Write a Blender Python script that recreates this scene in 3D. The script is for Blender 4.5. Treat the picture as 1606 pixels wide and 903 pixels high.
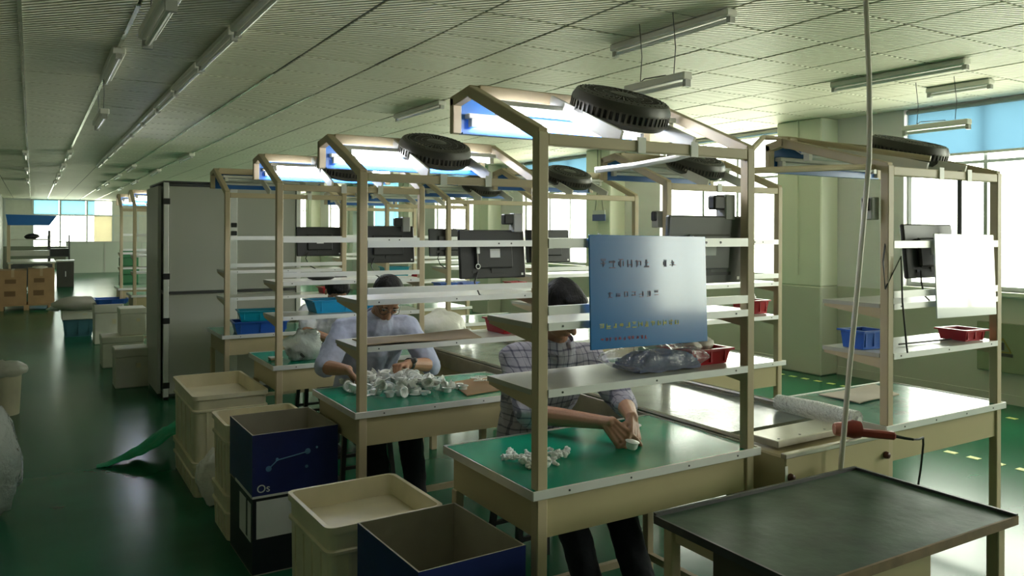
import bpy, bmesh, math, random
from mathutils import Vector, Matrix, Euler, noise
random.seed(7)
for _o in list(bpy.data.objects): bpy.data.objects.remove(_o)
SC = bpy.context.scene
COL = SC.collection
PI = math.pi

# ------------------------------------------------------------------ camera
YAW, ROLL, FPX, HORIZON = .5465, .0036, 1237.0, 364.0
cam_d = bpy.data.cameras.new('camera')
cam = bpy.data.objects.new('camera', cam_d); COL.objects.link(cam)
cam_d.sensor_width = 36.0; cam_d.sensor_fit = 'HORIZONTAL'
cam_d.lens = FPX / 1606 * 36.0
cam_d.shift_y = -(451.5 - HORIZON) / 1606
cam_d.clip_start = .05; cam_d.clip_end = 200
_f = Vector((math.sin(YAW), math.cos(YAW), 0)); _r0 = Vector((math.cos(YAW), -math.sin(YAW), 0)); _u0 = Vector((0, 0, 1))
_r = math.cos(ROLL) * _r0 + math.sin(ROLL) * _u0; _u = -math.sin(ROLL) * _r0 + math.cos(ROLL) * _u0
cam.matrix_world = Matrix(((_r.x, _u.x, -_f.x, 0), (_r.y, _u.y, -_f.y, 0), (_r.z, _u.z, -_f.z, 1.6), (0, 0, 0, 1)))
SC.camera = cam

# ------------------------------------------------------------------ sky, exposure
SKY = 14.5
GROUND = 13.5
wd = bpy.data.worlds.new('overcast_sky'); SC.world = wd; wd.use_nodes = True
nt = wd.node_tree; nt.nodes.clear()
_out = nt.nodes.new('ShaderNodeOutputWorld'); _bg = nt.nodes.new('ShaderNodeBackground')
_tc = nt.nodes.new('ShaderNodeTexCoord'); _sp = nt.nodes.new('ShaderNodeSeparateXYZ'); _mr = nt.nodes.new('ShaderNodeMapRange')
_mr.inputs['From Min'].default_value = -.06; _mr.inputs['From Max'].default_value = .04
_mx = nt.nodes.new('ShaderNodeMix'); _mx.data_type = 'RGBA'
_mx.inputs[6].default_value = (GROUND, GROUND * .95, GROUND * .72, 1); _mx.inputs[7].default_value = (SKY, SKY * .97, SKY * .84, 1)
nt.links.new(_tc.outputs['Generated'], _sp.inputs[0]); nt.links.new(_sp.outputs['Z'], _mr.inputs['Value'])
nt.links.new(_mr.outputs[0], _mx.inputs[0]); nt.links.new(_mx.outputs[2], _bg.inputs['Color']); nt.links.new(_bg.outputs[0], _out.inputs[0])
SC.view_settings.view_transform = 'Standard'; SC.view_settings.look = 'None'
SC.view_settings.exposure = 0.0; SC.view_settings.gamma = 1.0; SC.view_settings.use_curve_mapping = False
try:
    SC.cycles.use_denoising = True; SC.cycles.max_bounces = 8; SC.cycles.diffuse_bounces = 5
    SC.cycles.transparent_max_bounces = 16; SC.cycles.sample_clamp_indirect = 12
except Exception: pass

XW, XL, YF, YN, HC = 7.85, -1.0, 38.0, -9.0, 2.9       # right wall, left wall, far wall, near wall, ceiling
WSILL = 1.05
WIN = [(4.96 + 3.78 * k - 2.21, 4.96 + 3.78 * k) for k in range(-2, 9)]
for i, (y0, y1) in enumerate(WIN):                        # portals only guide the sky light through the windows
    ld = bpy.data.lights.new('window_portal', 'AREA'); ld.shape = 'RECTANGLE'; ld.size = HC - WSILL; ld.size_y = y1 - y0
    ld.cycles.is_portal = True
    lo = bpy.data.objects.new('window_portal', ld); COL.objects.link(lo)
    lo.location = (XW + .16, (y0 + y1) / 2, (HC + WSILL) / 2); lo.rotation_euler = (0, PI / 2, 0)

# ------------------------------------------------------------------ materials
MATS = {}
def nodes_of(m):
    return m.node_tree.nodes, m.node_tree.links
def mat(name, col, rough=.5, metal=0, var=.08, scale=6, bump=0, bscale=40, spec=.5, rvar=0, coat=0, emit=None, alpha=None, trans=0, stretch=None):
    if name in MATS: return MATS[name]
    m = bpy.data.materials.new(name); m.use_nodes = True
    N, L = nodes_of(m); b = N['Principled BSDF']
    b.inputs['Roughness'].default_value = rough; b.inputs['Metallic'].default_value = metal
    b.inputs['Specular IOR Level'].default_value = spec; b.inputs['Coat Weight'].default_value = coat
    b.inputs['Transmission Weight'].default_value = trans
    tc = N.new('ShaderNodeTexCoord'); src = tc.outputs['Object']
    if stretch:
        mp = N.new('ShaderNodeMapping'); mp.inputs['Scale'].default_value = stretch
        L.new(src, mp.inputs[0]); src = mp.outputs[0]
    nz = N.new('ShaderNodeTexNoise'); nz.inputs['Scale'].default_value = scale; nz.inputs['Detail'].default_value = 5
    L.new(src, nz.inputs['Vector'])
    rp = N.new('ShaderNodeValToRGB')
    lo = [max(0, c * (1 - var)) for c in col]; hi = [min(1, c * (1 + var)) for c in col]
    rp.color_ramp.elements[0].color = (*lo, 1); rp.color_ramp.elements[1].color = (*hi, 1)
    rp.color_ramp.elements[0].position = .3; rp.color_ramp.elements[1].position = .7
    L.new(nz.outputs['Fac'], rp.inputs[0]); L.new(rp.outputs[0], b.inputs['Base Color'])
    if rvar:
        mr = N.new('ShaderNodeMapRange'); mr.inputs['To Min'].default_value = max(.02, rough - rvar); mr.inputs['To Max'].default_value = min(1, rough + rvar)
        n2 = N.new('ShaderNodeTexNoise'); n2.inputs['Scale'].default_value = scale * .6; n2.inputs['Detail'].default_value = 3
        L.new(src, n2.inputs['Vector']); L.new(n2.outputs['Fac'], mr.inputs['Value']); L.new(mr.outputs[0], b.inputs['Roughness'])
    if bump:
        n3 = N.new('ShaderNodeTexNoise'); n3.inputs['Scale'].default_value = bscale; n3.inputs['Detail'].default_value = 3
        bp = N.new('ShaderNodeBump'); bp.inputs['Strength'].default_value = bump; bp.inputs['Distance'].default_value = .02
        L.new(src, n3.inputs['Vector']); L.new(n3.outputs['Fac'], bp.inputs['Height']); L.new(bp.outputs[0], b.inputs['Normal'])
    if emit:
        b.inputs['Emission Color'].default_value = (*emit[0], 1); b.inputs['Emission Strength'].default_value = emit[1]
    if alpha is not None: b.inputs['Alpha'].default_value = alpha
    MATS[name] = m; return m
def thin_fresnel(N, L, ior):
    fr = N.new('ShaderNodeFresnel'); g = N.new('ShaderNodeNewGeometry'); mr = N.new('ShaderNodeMapRange')
    mr.inputs['To Min'].default_value = ior; mr.inputs['To Max'].default_value = 1 / ior
    L.new(g.outputs['Backfacing'], mr.inputs['Value']); L.new(mr.outputs[0], fr.inputs[0]); return fr
def film(name, col, clear=.6, rough=.12, bump=.5, bscale=18, milky=.25):
    """thin clear plastic film: see-through, a little milky, glossy and creased"""
    if name in MATS: return MATS[name]
    m = bpy.data.materials.new(name); m.use_nodes = True
    N, L = nodes_of(m); N.clear(); out = N.new('ShaderNodeOutputMaterial')
    tr = N.new('ShaderNodeBsdfTransparent'); tr.inputs[0].default_value = (*[.6 + .4 * c for c in col], 1)
    df = N.new('ShaderNodeBsdfTranslucent'); df.inputs[0].default_value = (*col, 1)
    d2 = N.new('ShaderNodeBsdfDiffuse'); d2.inputs[0].default_value = (*col, 1)
    gl = N.new('ShaderNodeBsdfGlossy'); gl.inputs['Roughness'].default_value = rough
    tc = N.new('ShaderNodeTexCoord'); nz = N.new('ShaderNodeTexNoise'); nz.inputs['Scale'].default_value = bscale; nz.inputs['Detail'].default_value = 4
    bp = N.new('ShaderNodeBump'); bp.inputs['Strength'].default_value = bump; bp.inputs['Distance'].default_value = .03
    L.new(tc.outputs['Object'], nz.inputs['Vector']); L.new(nz.outputs['Fac'], bp.inputs['Height'])
    for s in (df, d2, gl): L.new(bp.outputs[0], s.inputs['Normal'])
    m1 = N.new('ShaderNodeMixShader'); m1.inputs[0].default_value = .5; L.new(df.outputs[0], m1.inputs[1]); L.new(d2.outputs[0], m1.inputs[2])
    m2 = N.new('ShaderNodeMixShader'); m2.inputs[0].default_value = 1 - clear; L.new(tr.outputs[0], m2.inputs[1]); L.new(m1.outputs[0], m2.inputs[2])
    fr = thin_fresnel(N, L, 1.45); L.new(bp.outputs[0], fr.inputs['Normal'])
    m3 = N.new('ShaderNodeMixShader'); L.new(fr.outputs[0], m3.inputs[0]); L.new(m2.outputs[0], m3.inputs[1]); L.new(gl.outputs[0], m3.inputs[2])
    L.new(m3.outputs[0], out.inputs[0]); MATS[name] = m; return m
def cloth_lit(name, col, trans=.6, rough=.9):
    """translucent sheet (roller blind): backlit by the sky behind it"""
    if name in MATS: return MATS[name]
    m = bpy.data.materials.new(name); m.use_nodes = True
    N, L = nodes_of(m); N.clear(); out = N.new('ShaderNodeOutputMaterial')
    t = N.new('ShaderNodeBsdfTranslucent'); d = N.new('ShaderNodeBsdfDiffuse'); mx = N.new('ShaderNodeMixShader'); mx.inputs[0].default_value = trans
    tc = N.new('ShaderNodeTexCoord'); w = N.new('ShaderNodeTexNoise'); w.inputs['Scale'].default_value = 3
    rp = N.new('ShaderNodeValToRGB'); rp.color_ramp.elements[0].color = (*[c * .92 for c in col], 1); rp.color_ramp.elements[1].color = (*[min(1, c * 1.06) for c in col], 1)
    L.new(tc.outputs['Object'], w.inputs['Vector']); L.new(w.outputs['Fac'], rp.inputs[0])
    L.new(rp.outputs[0], t.inputs[0]); L.new(rp.outputs[0], d.inputs[0])
    L.new(d.outputs[0], mx.inputs[1]); L.new(t.outputs[0], mx.inputs[2]); L.new(mx.outputs[0], out.inputs[0]); MATS[name] = m; return m
def glass_pane():
    if 'glass' in MATS: return MATS['glass']
    m = bpy.data.materials.new('window_glass'); m.use_nodes = True
    N, L = nodes_of(m); N.clear(); out = N.new('ShaderNodeOutputMaterial')
    t = N.new('ShaderNodeBsdfTransparent'); t.inputs[0].default_value = (.93, .97, .96, 1); g = N.new('ShaderNodeBsdfGlossy'); g.inputs['Roughness'].default_value = .02
    fr = thin_fresnel(N, L, 1.35); mx = N.new('ShaderNodeMixShader')
    L.new(fr.outputs[0], mx.inputs[0]); L.new(t.outputs[0], mx.inputs[1]); L.new(g.outputs[0], mx.inputs[2]); L.new(mx.outputs[0], out.inputs[0])
    MATS['glass'] = m; return m
def plaid_mat():
    m = bpy.data.materials.new('plaid_cotton'); m.use_nodes = True
    N, L = nodes_of(m); b = N['Principled BSDF']; b.inputs['Roughness'].default_value = .85
    tc = N.new('ShaderNodeTexCoord'); sp = N.new('ShaderNodeSeparateXYZ')
    nz = N.new('ShaderNodeTexNoise'); nz.inputs['Scale'].default_value = 5
    mxv = N.new('ShaderNodeVectorMath'); mxv.operation = 'MULTIPLY_ADD'; mxv.inputs[1].default_value = (.05, .05, .05)
    L.new(nz.outputs['Color'], mxv.inputs[0]); L.new(tc.outputs['Object'], mxv.inputs[2]); L.new(tc.outputs['Object'], nz.inputs['Vector'])
    L.new(mxv.outputs[0], sp.inputs[0])
    def band(axis, period, width, off=0):
        a = N.new('ShaderNodeMath'); a.operation = 'ADD'; a.inputs[1].default_value = off + 10
        d = N.new('ShaderNodeMath'); d.operation = 'DIVIDE'; d.inputs[1].default_value = period
        f = N.new('ShaderNodeMath'); f.operation = 'FRACT'
        c = N.new('ShaderNodeMath'); c.operation = 'LESS_THAN'; c.inputs[1].default_value = width
        L.new(sp.outputs[axis], a.inputs[0]); L.new(a.outputs[0], d.inputs[0]); L.new(d.outputs[0], f.inputs[0]); L.new(f.outputs[0], c.inputs[0]); return c
    bands = [band('X', .062, .12), band('Z', .062, .12), band('X', .062, .05, .025), band('Z', .062, .05, .025)]
    s = bands[0]
    for q in bands[1:]:
        ad = N.new('ShaderNodeMath'); ad.operation = 'ADD'; L.new(s.outputs[0], ad.inputs[0]); L.new(q.outputs[0], ad.inputs[1]); s = ad
    rp = N.new('ShaderNodeValToRGB'); rp.color_ramp.elements[0].color = (.46, .44, .52, 1); rp.color_ramp.elements[1].color = (.09, .09, .14, 1)
    e = rp.color_ramp.elements.new(.5); e.color = (.21, .20, .27, 1)
    dv = N.new('ShaderNodeMath'); dv.operation = 'MULTIPLY'; dv.inputs[1].default_value = .5
    L.new(s.outputs[0], dv.inputs[0]); L.new(dv.outputs[0], rp.inputs[0]); L.new(rp.outputs[0], b.inputs['Base Color'])
    n3 = N.new('ShaderNodeTexNoise'); n3.inputs['Scale'].default_value = 14; n3.inputs['Detail'].default_value = 3
    bp = N.new('ShaderNodeBump'); bp.inputs['Strength'].default_value = .5; bp.inputs['Distance'].default_value = .02
    L.new(tc.outputs['Object'], n3.inputs['Vector']); L.new(n3.outputs['Fac'], bp.inputs['Height']); L.new(bp.outputs[0], b.inputs['Normal'])
    return m
def tile_mat():
    """pressed ceiling tile: off-white, satin, with fine parallel ribs"""
    m = mat('ceiling_tile', (.72, .71, .58), .5, var=.03, scale=1.5, spec=.3)
    N, L = nodes_of(m); b = N['Principled BSDF']; tc = N.new('ShaderNodeTexCoord')
    mp = N.new('ShaderNodeMapping'); mp.inputs['Rotation'].default_value = (0, 0, -PI / 4)
    w = N.new('ShaderNodeTexWave'); w.wave_type = 'BANDS'; w.bands_direction = 'X'; w.inputs['Scale'].default_value = 7.0; w.inputs['Distortion'].default_value = .6; w.inputs['Detail'].default_value = 1
    bp = N.new('ShaderNodeBump'); bp.inputs['Strength'].default_value = .9; bp.inputs['Distance'].default_value = .012
    L.new(tc.outputs['Object'], mp.inputs[0]); L.new(mp.outputs[0], w.inputs['Vector']); L.new(w.outputs['Fac'], bp.inputs['Height']); L.new(bp.outputs[0], b.inputs['Normal'])
    return m

BEIGE = mat('beige_enamel', (.57, .47, .31), .45, var=.05, scale=3, spec=.4)
APRON = mat('beige_apron_enamel', (.52, .44, .26), .5, var=.05, scale=2, spec=.35)
ALU = mat('aluminium_edge', (.74, .73, .70), .38, .55, var=.06, scale=14)
WALU = mat('pale_aluminium_bar', (.82, .82, .80), .4, .25, var=.04)
GREENMAT = mat('green_worktop_mat', (.006, .27, .155), .16, var=.12, scale=4, rvar=.05, spec=.25, bump=.02, bscale=90)
PALEMAT = mat('pale_green_worktop_mat', (.09, .26, .19), .18, var=.2, scale=5, rvar=.07, bump=.03, bscale=60)  # paler, more mottled green for the window-side tops
DARKGREEN = mat('scuffed_dark_green_mat', (.038, .080, .045), .42, spec=.25, var=.3, scale=7, rvar=.12, bump=.06, bscale=25)
SHELF = mat('shelf_laminate', (.50, .49, .43), .3, var=.08, scale=5)
BLUEPANEL = mat('blue_panel', (.03, .17, .52), .35, var=.06, scale=3)
LAMPW = mat('lamp_white_enamel', (.78, .77, .72), .4, var=.03)
TUBE = mat('lit_tube', (.95, .97, 1), .3, var=0, emit=((.93, .96, 1.0), 42))
TUBEOFF = mat('unlit_tube', (.80, .82, .80), .25, var=.02)
BLACKP = mat('black_plastic', (.022, .022, .022), .42, var=.15, scale=10)
FANP = mat('dark_grey_fan_plastic', (.062, .060, .050), .38, var=.2, scale=9)
GREYP = mat('grey_plastic', (.42, .42, .40), .45, var=.06)
DARKMETAL = mat('dark_metal', (.11, .11, .11), .4, .6, var=.2)
STEEL = mat('scuffed_steel', (.56, .53, .47), .32, .85, var=.15, scale=9, rvar=.1)
BELT = mat('grey_green_conveyor_belt', (.22, .25, .21), .2, var=.18, scale=6, rvar=.08, bump=.05, bscale=30)
CREAM = mat('cream_crate_plastic', (.74, .67, .47), .45, var=.08, scale=7)
WHITEBOX = mat('white_foam_box', (.70, .68, .58), .6, var=.06)
CARTON = mat('brown_cardboard', (.36, .22, .11), .85, var=.1, scale=5)
CARTIN = mat('grey_board_inside', (.36, .33, .26), .85, var=.1, scale=5)
NAVY = mat('navy_printed_board', (.012, .020, .13), .35, var=.2, scale=4)
BLACKBOARD = mat('black_printed_board', (.014, .016, .022), .4, var=.2, scale=4)
PALEPRINT = mat('pale_blue_print', (.10, .24, .42), .5, var=.05)
WHITEP = mat('white_paper', (.72, .72, .70), .7, var=.04)
REDP = mat('red_plastic', (.50, .018, .03), .35, var=.08)
BLUEP = mat('blue_plastic', (.03, .13, .55), .35, var=.08)
TEALP = mat('bright_blue_tray_plastic', (.005, .30, .58), .35, var=.08)
CYANP = mat('teal_plastic', (.005, .33, .45), .35, var=.08)
PARTW = mat('white_part_plastic', (.84, .84, .80), .3, var=.04)
CUPW = film('clear_cup_plastic', (.93, .93, .91), clear=.14, rough=.12, bump=.1)
BAGCLEAR = film('clear_bag', (.85, .88, .86), clear=.45, rough=.14, bump=.9, bscale=14)
BAGMILK = film('milky_bag', (.88, .87, .80), clear=.12, rough=.3, bump=.9, bscale=10)
GREENBAG = mat('green_woven_sheet', (.008, .34, .16), .6, var=.2, scale=9, bump=.6, bscale=14)
SKIN = mat('skin', (.44, .23, .14), .5, var=.07, scale=14, bump=.08, bscale=80)
HAIR = mat('black_hair', (.010, .009, .009), .6, spec=.2, var=.3, scale=30, bump=.35, bscale=90, stretch=(1, 1, .2))
LAVENDER = mat('pale_lavender_cotton', (.46, .49, .66), .85, var=.05, scale=8, bump=.5, bscale=11)
WHITECOTTON = mat('white_cotton', (.66, .67, .72), .85, var=.05, scale=8, bump=.5, bscale=11)
DARKTROUSER = mat('dark_trouser_cloth', (.018, .020, .028), .85, var=.2, scale=8, bump=.4, bscale=12)
PLAID = plaid_mat()
WALLM = mat('pale_green_wall_paint', (.83, .79, .83), .6, var=.03, scale=.8, bump=.03, bscale=30)
DADO = mat('darker_green_dado_paint', (.58, .57, .50), .5, var=.04, scale=.8)
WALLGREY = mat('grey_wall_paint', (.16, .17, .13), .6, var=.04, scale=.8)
CREAMCOL = mat('cream_painted_column', (.82, .82, .70), .55, var=.03, scale=1)
FLOORM = mat('green_epoxy_floor', (.012, .115, .055), .22, var=.22, scale=1.1, rvar=.06, spec=.14, bump=.05, bscale=3)
YELLOW = mat('yellow_floor_paint', (.62, .62, .20), .5, var=.15, scale=30)
JOINT = mat('ceiling_joint', (.10, .11, .08), .6, var=.1)
TEE = mat('ceiling_tee_metal', (.60, .62, .52), .25, .6, var=.05)
TILE = tile_mat()
GREYPANEL = mat('grey_partition_panel', (.50, .50, .46), .45, var=.04, scale=1.2)
PARTITION = mat('pale_far_partition', (.50, .54, .47), .5, var=.04, scale=1.2)
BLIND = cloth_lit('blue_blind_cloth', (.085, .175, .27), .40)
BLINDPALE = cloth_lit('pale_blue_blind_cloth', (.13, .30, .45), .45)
WINFRAME = mat('window_aluminium', (.52, .56, .55), .4, .4, var=.05)
REDTOOL = mat('dark_red_tool_plastic', (.22, .030, .020), .4, var=.1)
GLASS = glass_pane()
FARPANEL = mat('far_grey_infill', (.55, .56, .50), .6, var=.04)
CREAMCURTAIN = cloth_lit('cream_curtain', (.55, .52, .42), .5)

# ------------------------------------------------------------------ mesh helpers
class MB:
    def __init__(s): s.v = []; s.f = []
    def add(s, vs, fs):
        o = len(s.v); s.v += [tuple(v) for v in vs]; s.f += [tuple(o + i for i in f) for f in fs]; return s
    def box(s, x0, x1, y0, y1, z0, z1, c=0, M=None):
        if c:
            vs = []; 
            for X, sx in ((x0, 1), (x1, -1)):
                for Y, sy in ((y0, 1), (y1, -1)):
                    for Z, sz in ((z0, 1), (z1, -1)):
                        vs += [(X, Y + sy * c, Z + sz * c), (X + sx * c, Y, Z + sz * c), (X + sx * c, Y + sy * c, Z)]
            bm = bmesh.new(); bvs = [bm.verts.new(v) for v in vs]
            bmesh.ops.convex_hull(bm, input=bvs); bm.verts.index_update()
            v2 = [v.co.copy() for v in bm.verts]; f2 = [[v.index for v in f.verts] for f in bm.faces]; bm.free()
        else:
            v2 = [Vector((x, y, z)) for x in (x0, x1) for y in (y0, y1) for z in (z0, z1)]
            f2 = [(0, 1, 3, 2), (4, 6, 7, 5), (0, 4, 5, 1), (2, 3, 7, 6), (0, 2, 6, 4), (1, 5, 7, 3)]
        if M: v2 = [M @ Vector(v) for v in v2]
        return s.add(v2, f2)
    def bar(s, p0, p1, w, h, up=(0, 0, 1), c=0):
        """rectangular bar from p0 to p1: w across, h along up"""
        p0, p1 = Vector(p0), Vector(p1); d = p1 - p0; l = d.length; d.normalize(); u = Vector(up)
        x = d.cross(u); x.normalize(); z = x.cross(d)
        M = Matrix(((x.x, d.x, z.x, p0.x), (x.y, d.y, z.y, p0.y), (x.z, d.z, z.z, p0.z), (0, 0, 0, 1)))
        return s.box(-w / 2, w / 2, 0, l, -h / 2, h / 2, c, M)
    def tube(s, pts, r, n=8, caps=True):
        pts = [Vector(p) for p in pts]; rs = r if isinstance(r, (list, tuple)) else [r] * len(pts)
        rings = []; ref = None
        for i, p in enumerate(pts):
            d = (pts[min(i + 1, len(pts) - 1)] - pts[max(i - 1, 0)]).normalized()
            if ref is None: ref = d.orthogonal().normalized()
            x = (ref - d * ref.dot(d)).normalized(); ref = x; y = d.cross(x)
            rings.append([p + (x * math.cos(a) + y * math.sin(a)) * rs[i] for a in [2 * PI * k / n for k in range(n)]])
        vs = [v for ring in rings for v in ring]; fs = []
        for i in range(len(pts) - 1):
            for k in range(n): fs.append((i * n + k, i * n + (k + 1) % n, (i + 1) * n + (k + 1) % n, (i + 1) * n + k))
        if caps:
            fs.append(tuple(range(n - 1, -1, -1))); fs.append(tuple((len(pts) - 1) * n + k for k in range(n)))
        return s.add(vs, fs)
    def lathe(s, prof, n=16, M=None, close=False):
        vs = []; fs = []
        for (r, z) in prof:
            for k in range(n):
                a = 2 * PI * k / n; v = Vector((r * math.cos(a), r * math.sin(a), z)); vs.append(M @ v if M else v)
        m = len(prof)
        for i in range(m - 1 + (1 if close else 0)):
            j = (i + 1) % m
            for k in range(n): fs.append((i * n + k, i * n + (k + 1) % n, j * n + (k + 1) % n, j * n + k))
        if not close:
            fs.append(tuple(range(n - 1, -1, -1))); fs.append(tuple((m - 1) * n + k for k in range(n)))
        return s.add(vs, fs)
    def prism(s, poly, axis, a0, a1):
        """poly of 2D points extruded along axis ('x': poly is (y,z); 'y': (x,z); 'z': (x,y))"""
        def mk(p, a): return {'x': (a, p[0], p[1]), 'y': (p[0], a, p[1]), 'z': (p[0], p[1], a)}[axis]
        n = len(poly); vs = [mk(p, a0) for p in poly] + [mk(p, a1) for p in poly]
        fs = [tuple(range(n - 1, -1, -1)), tuple(range(n, 2 * n))] + [(i, (i + 1) % n, n + (i + 1) % n, n + i) for i in range(n)]
        return s.add(vs, fs)
    def ball(s, c, r, n=10, m=7, M=None):
        if not isinstance(r, (tuple, list)): r = (r, r, r)
        vs = []; fs = []; c = Vector(c)
        for i in range(1, m):
            t = PI * i / m
            for k in range(n):
                a = 2 * PI * k / n; v = Vector((r[0] * math.sin(t) * math.cos(a), r[1] * math.sin(t) * math.sin(a), r[2] * math.cos(t)))
                vs.append(c + (M @ v if M else v))
        top = len(vs); v = Vector((0, 0, r[2])); vs.append(c + (M @ v if M else v)); bot = top + 1; vs.append(c - (M @ v if M else v))
        for i in range(m - 2):
            for k in range(n): fs.append((i * n + k, (i + 1) * n + k, (i + 1) * n + (k + 1) % n, i * n + (k + 1) % n))
        for k in range(n):
            fs.append((top, k, (k + 1) % n)); fs.append((bot, (m - 2) * n + (k + 1) % n, (m - 2) * n + k))
        return s.add(vs, fs)
    def cone(s, p0, p1, r0, r1, n=12, m=4):
        """round-ended tapered limb"""
        p0, p1 = Vector(p0), Vector(p1); d = p1 - p0; l = max(d.length, 1e-5); q = d.to_track_quat('Z', 'Y')
        M = Matrix.Translation(p0) @ q.to_matrix().to_4x4(); prof = []
        for i in range(m + 1):
            a = -PI / 2 + (PI / 2) * i / m; prof.append((max(1e-4, r0 * math.cos(a)), r0 * math.sin(a)))
        for i in range(m + 1):
            a = (PI / 2) * i / m; prof.append((max(1e-4, r1 * math.cos(a)), l + r1 * math.sin(a)))
        return s.lathe(prof, n, M)
    def sheet(s, nx, ny, fn, th=0):
        """grid sheet from fn(u,v); closed with thickness th when th>0"""
        P = [[Vector(fn(i / nx, j / ny)) for j in range(ny + 1)] for i in range(nx + 1)]
        vs = [p for r in P for p in r]; W = ny + 1
        fs = [(i * W + j, (i + 1) * W + j, (i + 1) * W + j + 1, i * W + j + 1) for i in range(nx) for j in range(ny)]
        if th:
            n0 = len(vs); vs = vs + [p - Vector((0, 0, th)) for p in vs]; fs = fs + [tuple(n0 + k for k in f[::-1]) for f in fs]
            ring = [i * W for i in range(nx + 1)] + [nx * W + j for j in range(1, W)] + [i * W + ny for i in range(nx - 1, -1, -1)] + [j for j in range(ny - 1, 0, -1)]
            for a, b in zip(ring, ring[1:] + ring[:1]): fs.append((b, a, n0 + a, n0 + b))
        return s.add(vs, fs)
    def mesh(s, name, m, smooth=True, angle=35):
        me = bpy.data.meshes.new(name); me.from_pydata([tuple(v) for v in s.v], [], s.f)
        bm = bmesh.new(); bm.from_mesh(me); bmesh.ops.recalc_face_normals(bm, faces=bm.faces); bm.to_mesh(me); bm.free()
        if m: me.materials.append(m)
        if smooth:
            me.polygons.foreach_set('use_smooth', [True] * len(me.polygons))
            try: me.set_sharp_from_angle(angle=math.radians(angle))
            except Exception: pass
        me.update(); return me
    def build(s, name, m, parent=None, loc=None, rot=None, smooth=True, angle=35):
        return link(name, s.mesh(name, m, smooth, angle), parent, loc, rot)
def link(name, me, parent=None, loc=None, rot=None):
    o = bpy.data.objects.new(name, me); COL.objects.link(o)
    if parent: o.parent = parent
    if loc is not None: o.location = loc
    if rot is not None: o.rotation_euler = rot
    return o
def tag(o, label=None, cat=None, group=None, kind=None):
    if label: o['label'] = label
    if cat: o['category'] = cat
    if group: o['group'] = group
    if kind: o['kind'] = kind
    return o
def thing(name, label, cat, loc=(0, 0, 0), rz=0, group=None):
    o = bpy.data.objects.new(name, None); COL.objects.link(o); o.empty_display_size = .1
    o.location = loc; o.rotation_euler = (0, 0, rz); return tag(o, label, cat, group)
def struct(o): o['kind'] = 'structure'; return o
def dup(o, loc=None, rot=None, label=None, group=None):
    c = o.copy(); COL.objects.link(c)
    if loc is not None: c.location = loc
    if rot is not None: c.rotation_euler = rot
    if label: c['label'] = label
    if group: c['group'] = group
    for ch in o.children:
        d = ch.copy(); COL.objects.link(d); d.parent = c
        for g in ch.children:
            e = g.copy(); COL.objects.link(e); e.parent = d
    return c

# ================================================================== SETTING
struct(MB().box(XL - .2, XW + .2, YN, YF + .2, -.1, 0).build('floor', FLOORM))
FLOOR = bpy.data.objects['floor']
dash = MB().box(-.03, .03, -.04, .04, 0, .002).mesh('floor_marking', YELLOW)
for x, ya, yb in ((7.27, 2.6, 9.6), (5.75, 2.6, 4.6)):
    y = ya
    while y < yb:
        link('floor_marking', dash, FLOOR, (x, y, .0005), (0, 0, random.uniform(-.08, .08))); y += .165

# ceiling: dark recessed joints, tiles proud of them
struct(MB().box(XL - .2, XW + .2, YN, YF + .2, HC + .005, HC + .1).build('ceiling', JOINT))
CEIL = bpy.data.objects['ceiling']
TX, TY, G = .588, .576, .008
tiles = []
nx0 = int((XL - .52) / TX) - 1
for i in range(nx0, nx0 + 18):
    for j in range(-20, 64):
        x0, x1, y0, y1 = max(XL, .52 + i * TX), min(XW, .52 + (i + 1) * TX), max(YN, 2.92 + j * TY), min(YF, 2.92 + (j + 1) * TY)
        if x1 - x0 < .05 or y1 - y0 < .05: continue
        cx, cy = (x0 + x1) / 2, (y0 + y1) / 2
        dep = cx * _f.x + cy * _f.y; lat = cx * _r0.x + cy * _r0.y
        vis = dep > .5 and abs(lat / dep) < .72 and HORIZON - FPX * 1.3 / dep > -40
        tiles.append((dep if vis else 1e3 + abs(cy), x0, x1, y0, y1))
tiles.sort()
tm = {}
rest = MB()
for k, (d, x0, x1, y0, y1) in enumerate(tiles):
    if k < 296 and d < 1e3:
        key = (round(x1 - x0, 3), round(y1 - y0, 3))
        if key not in tm:
            a, b = key[0] / 2 - G, key[1] / 2 - G
            tm[key] = MB().box(-a, a, -b, b, 0, .03, .004).mesh('ceiling_tile', TILE, smooth=False)
        link('ceiling_tile', tm[key], CEIL, ((x0 + x1) / 2, (y0 + y1) / 2, HC + random.uniform(-.0025, .0015)))
    else: rest.box(x0 + G, x1 - G, y0 + G, y1 - G, HC, HC + .03)
tag(rest.build('distant_ceiling_tiles', TILE, CEIL, smooth=False), kind='stuff')
for i in (-1, 0, 2, 3):
    x = .52 + i * TX
    MB().box(x - .012, x + .012, 5.0 + i * .8, YF, HC - .006, HC + .012).build('ceiling_runner', TEE, CEIL)

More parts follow.
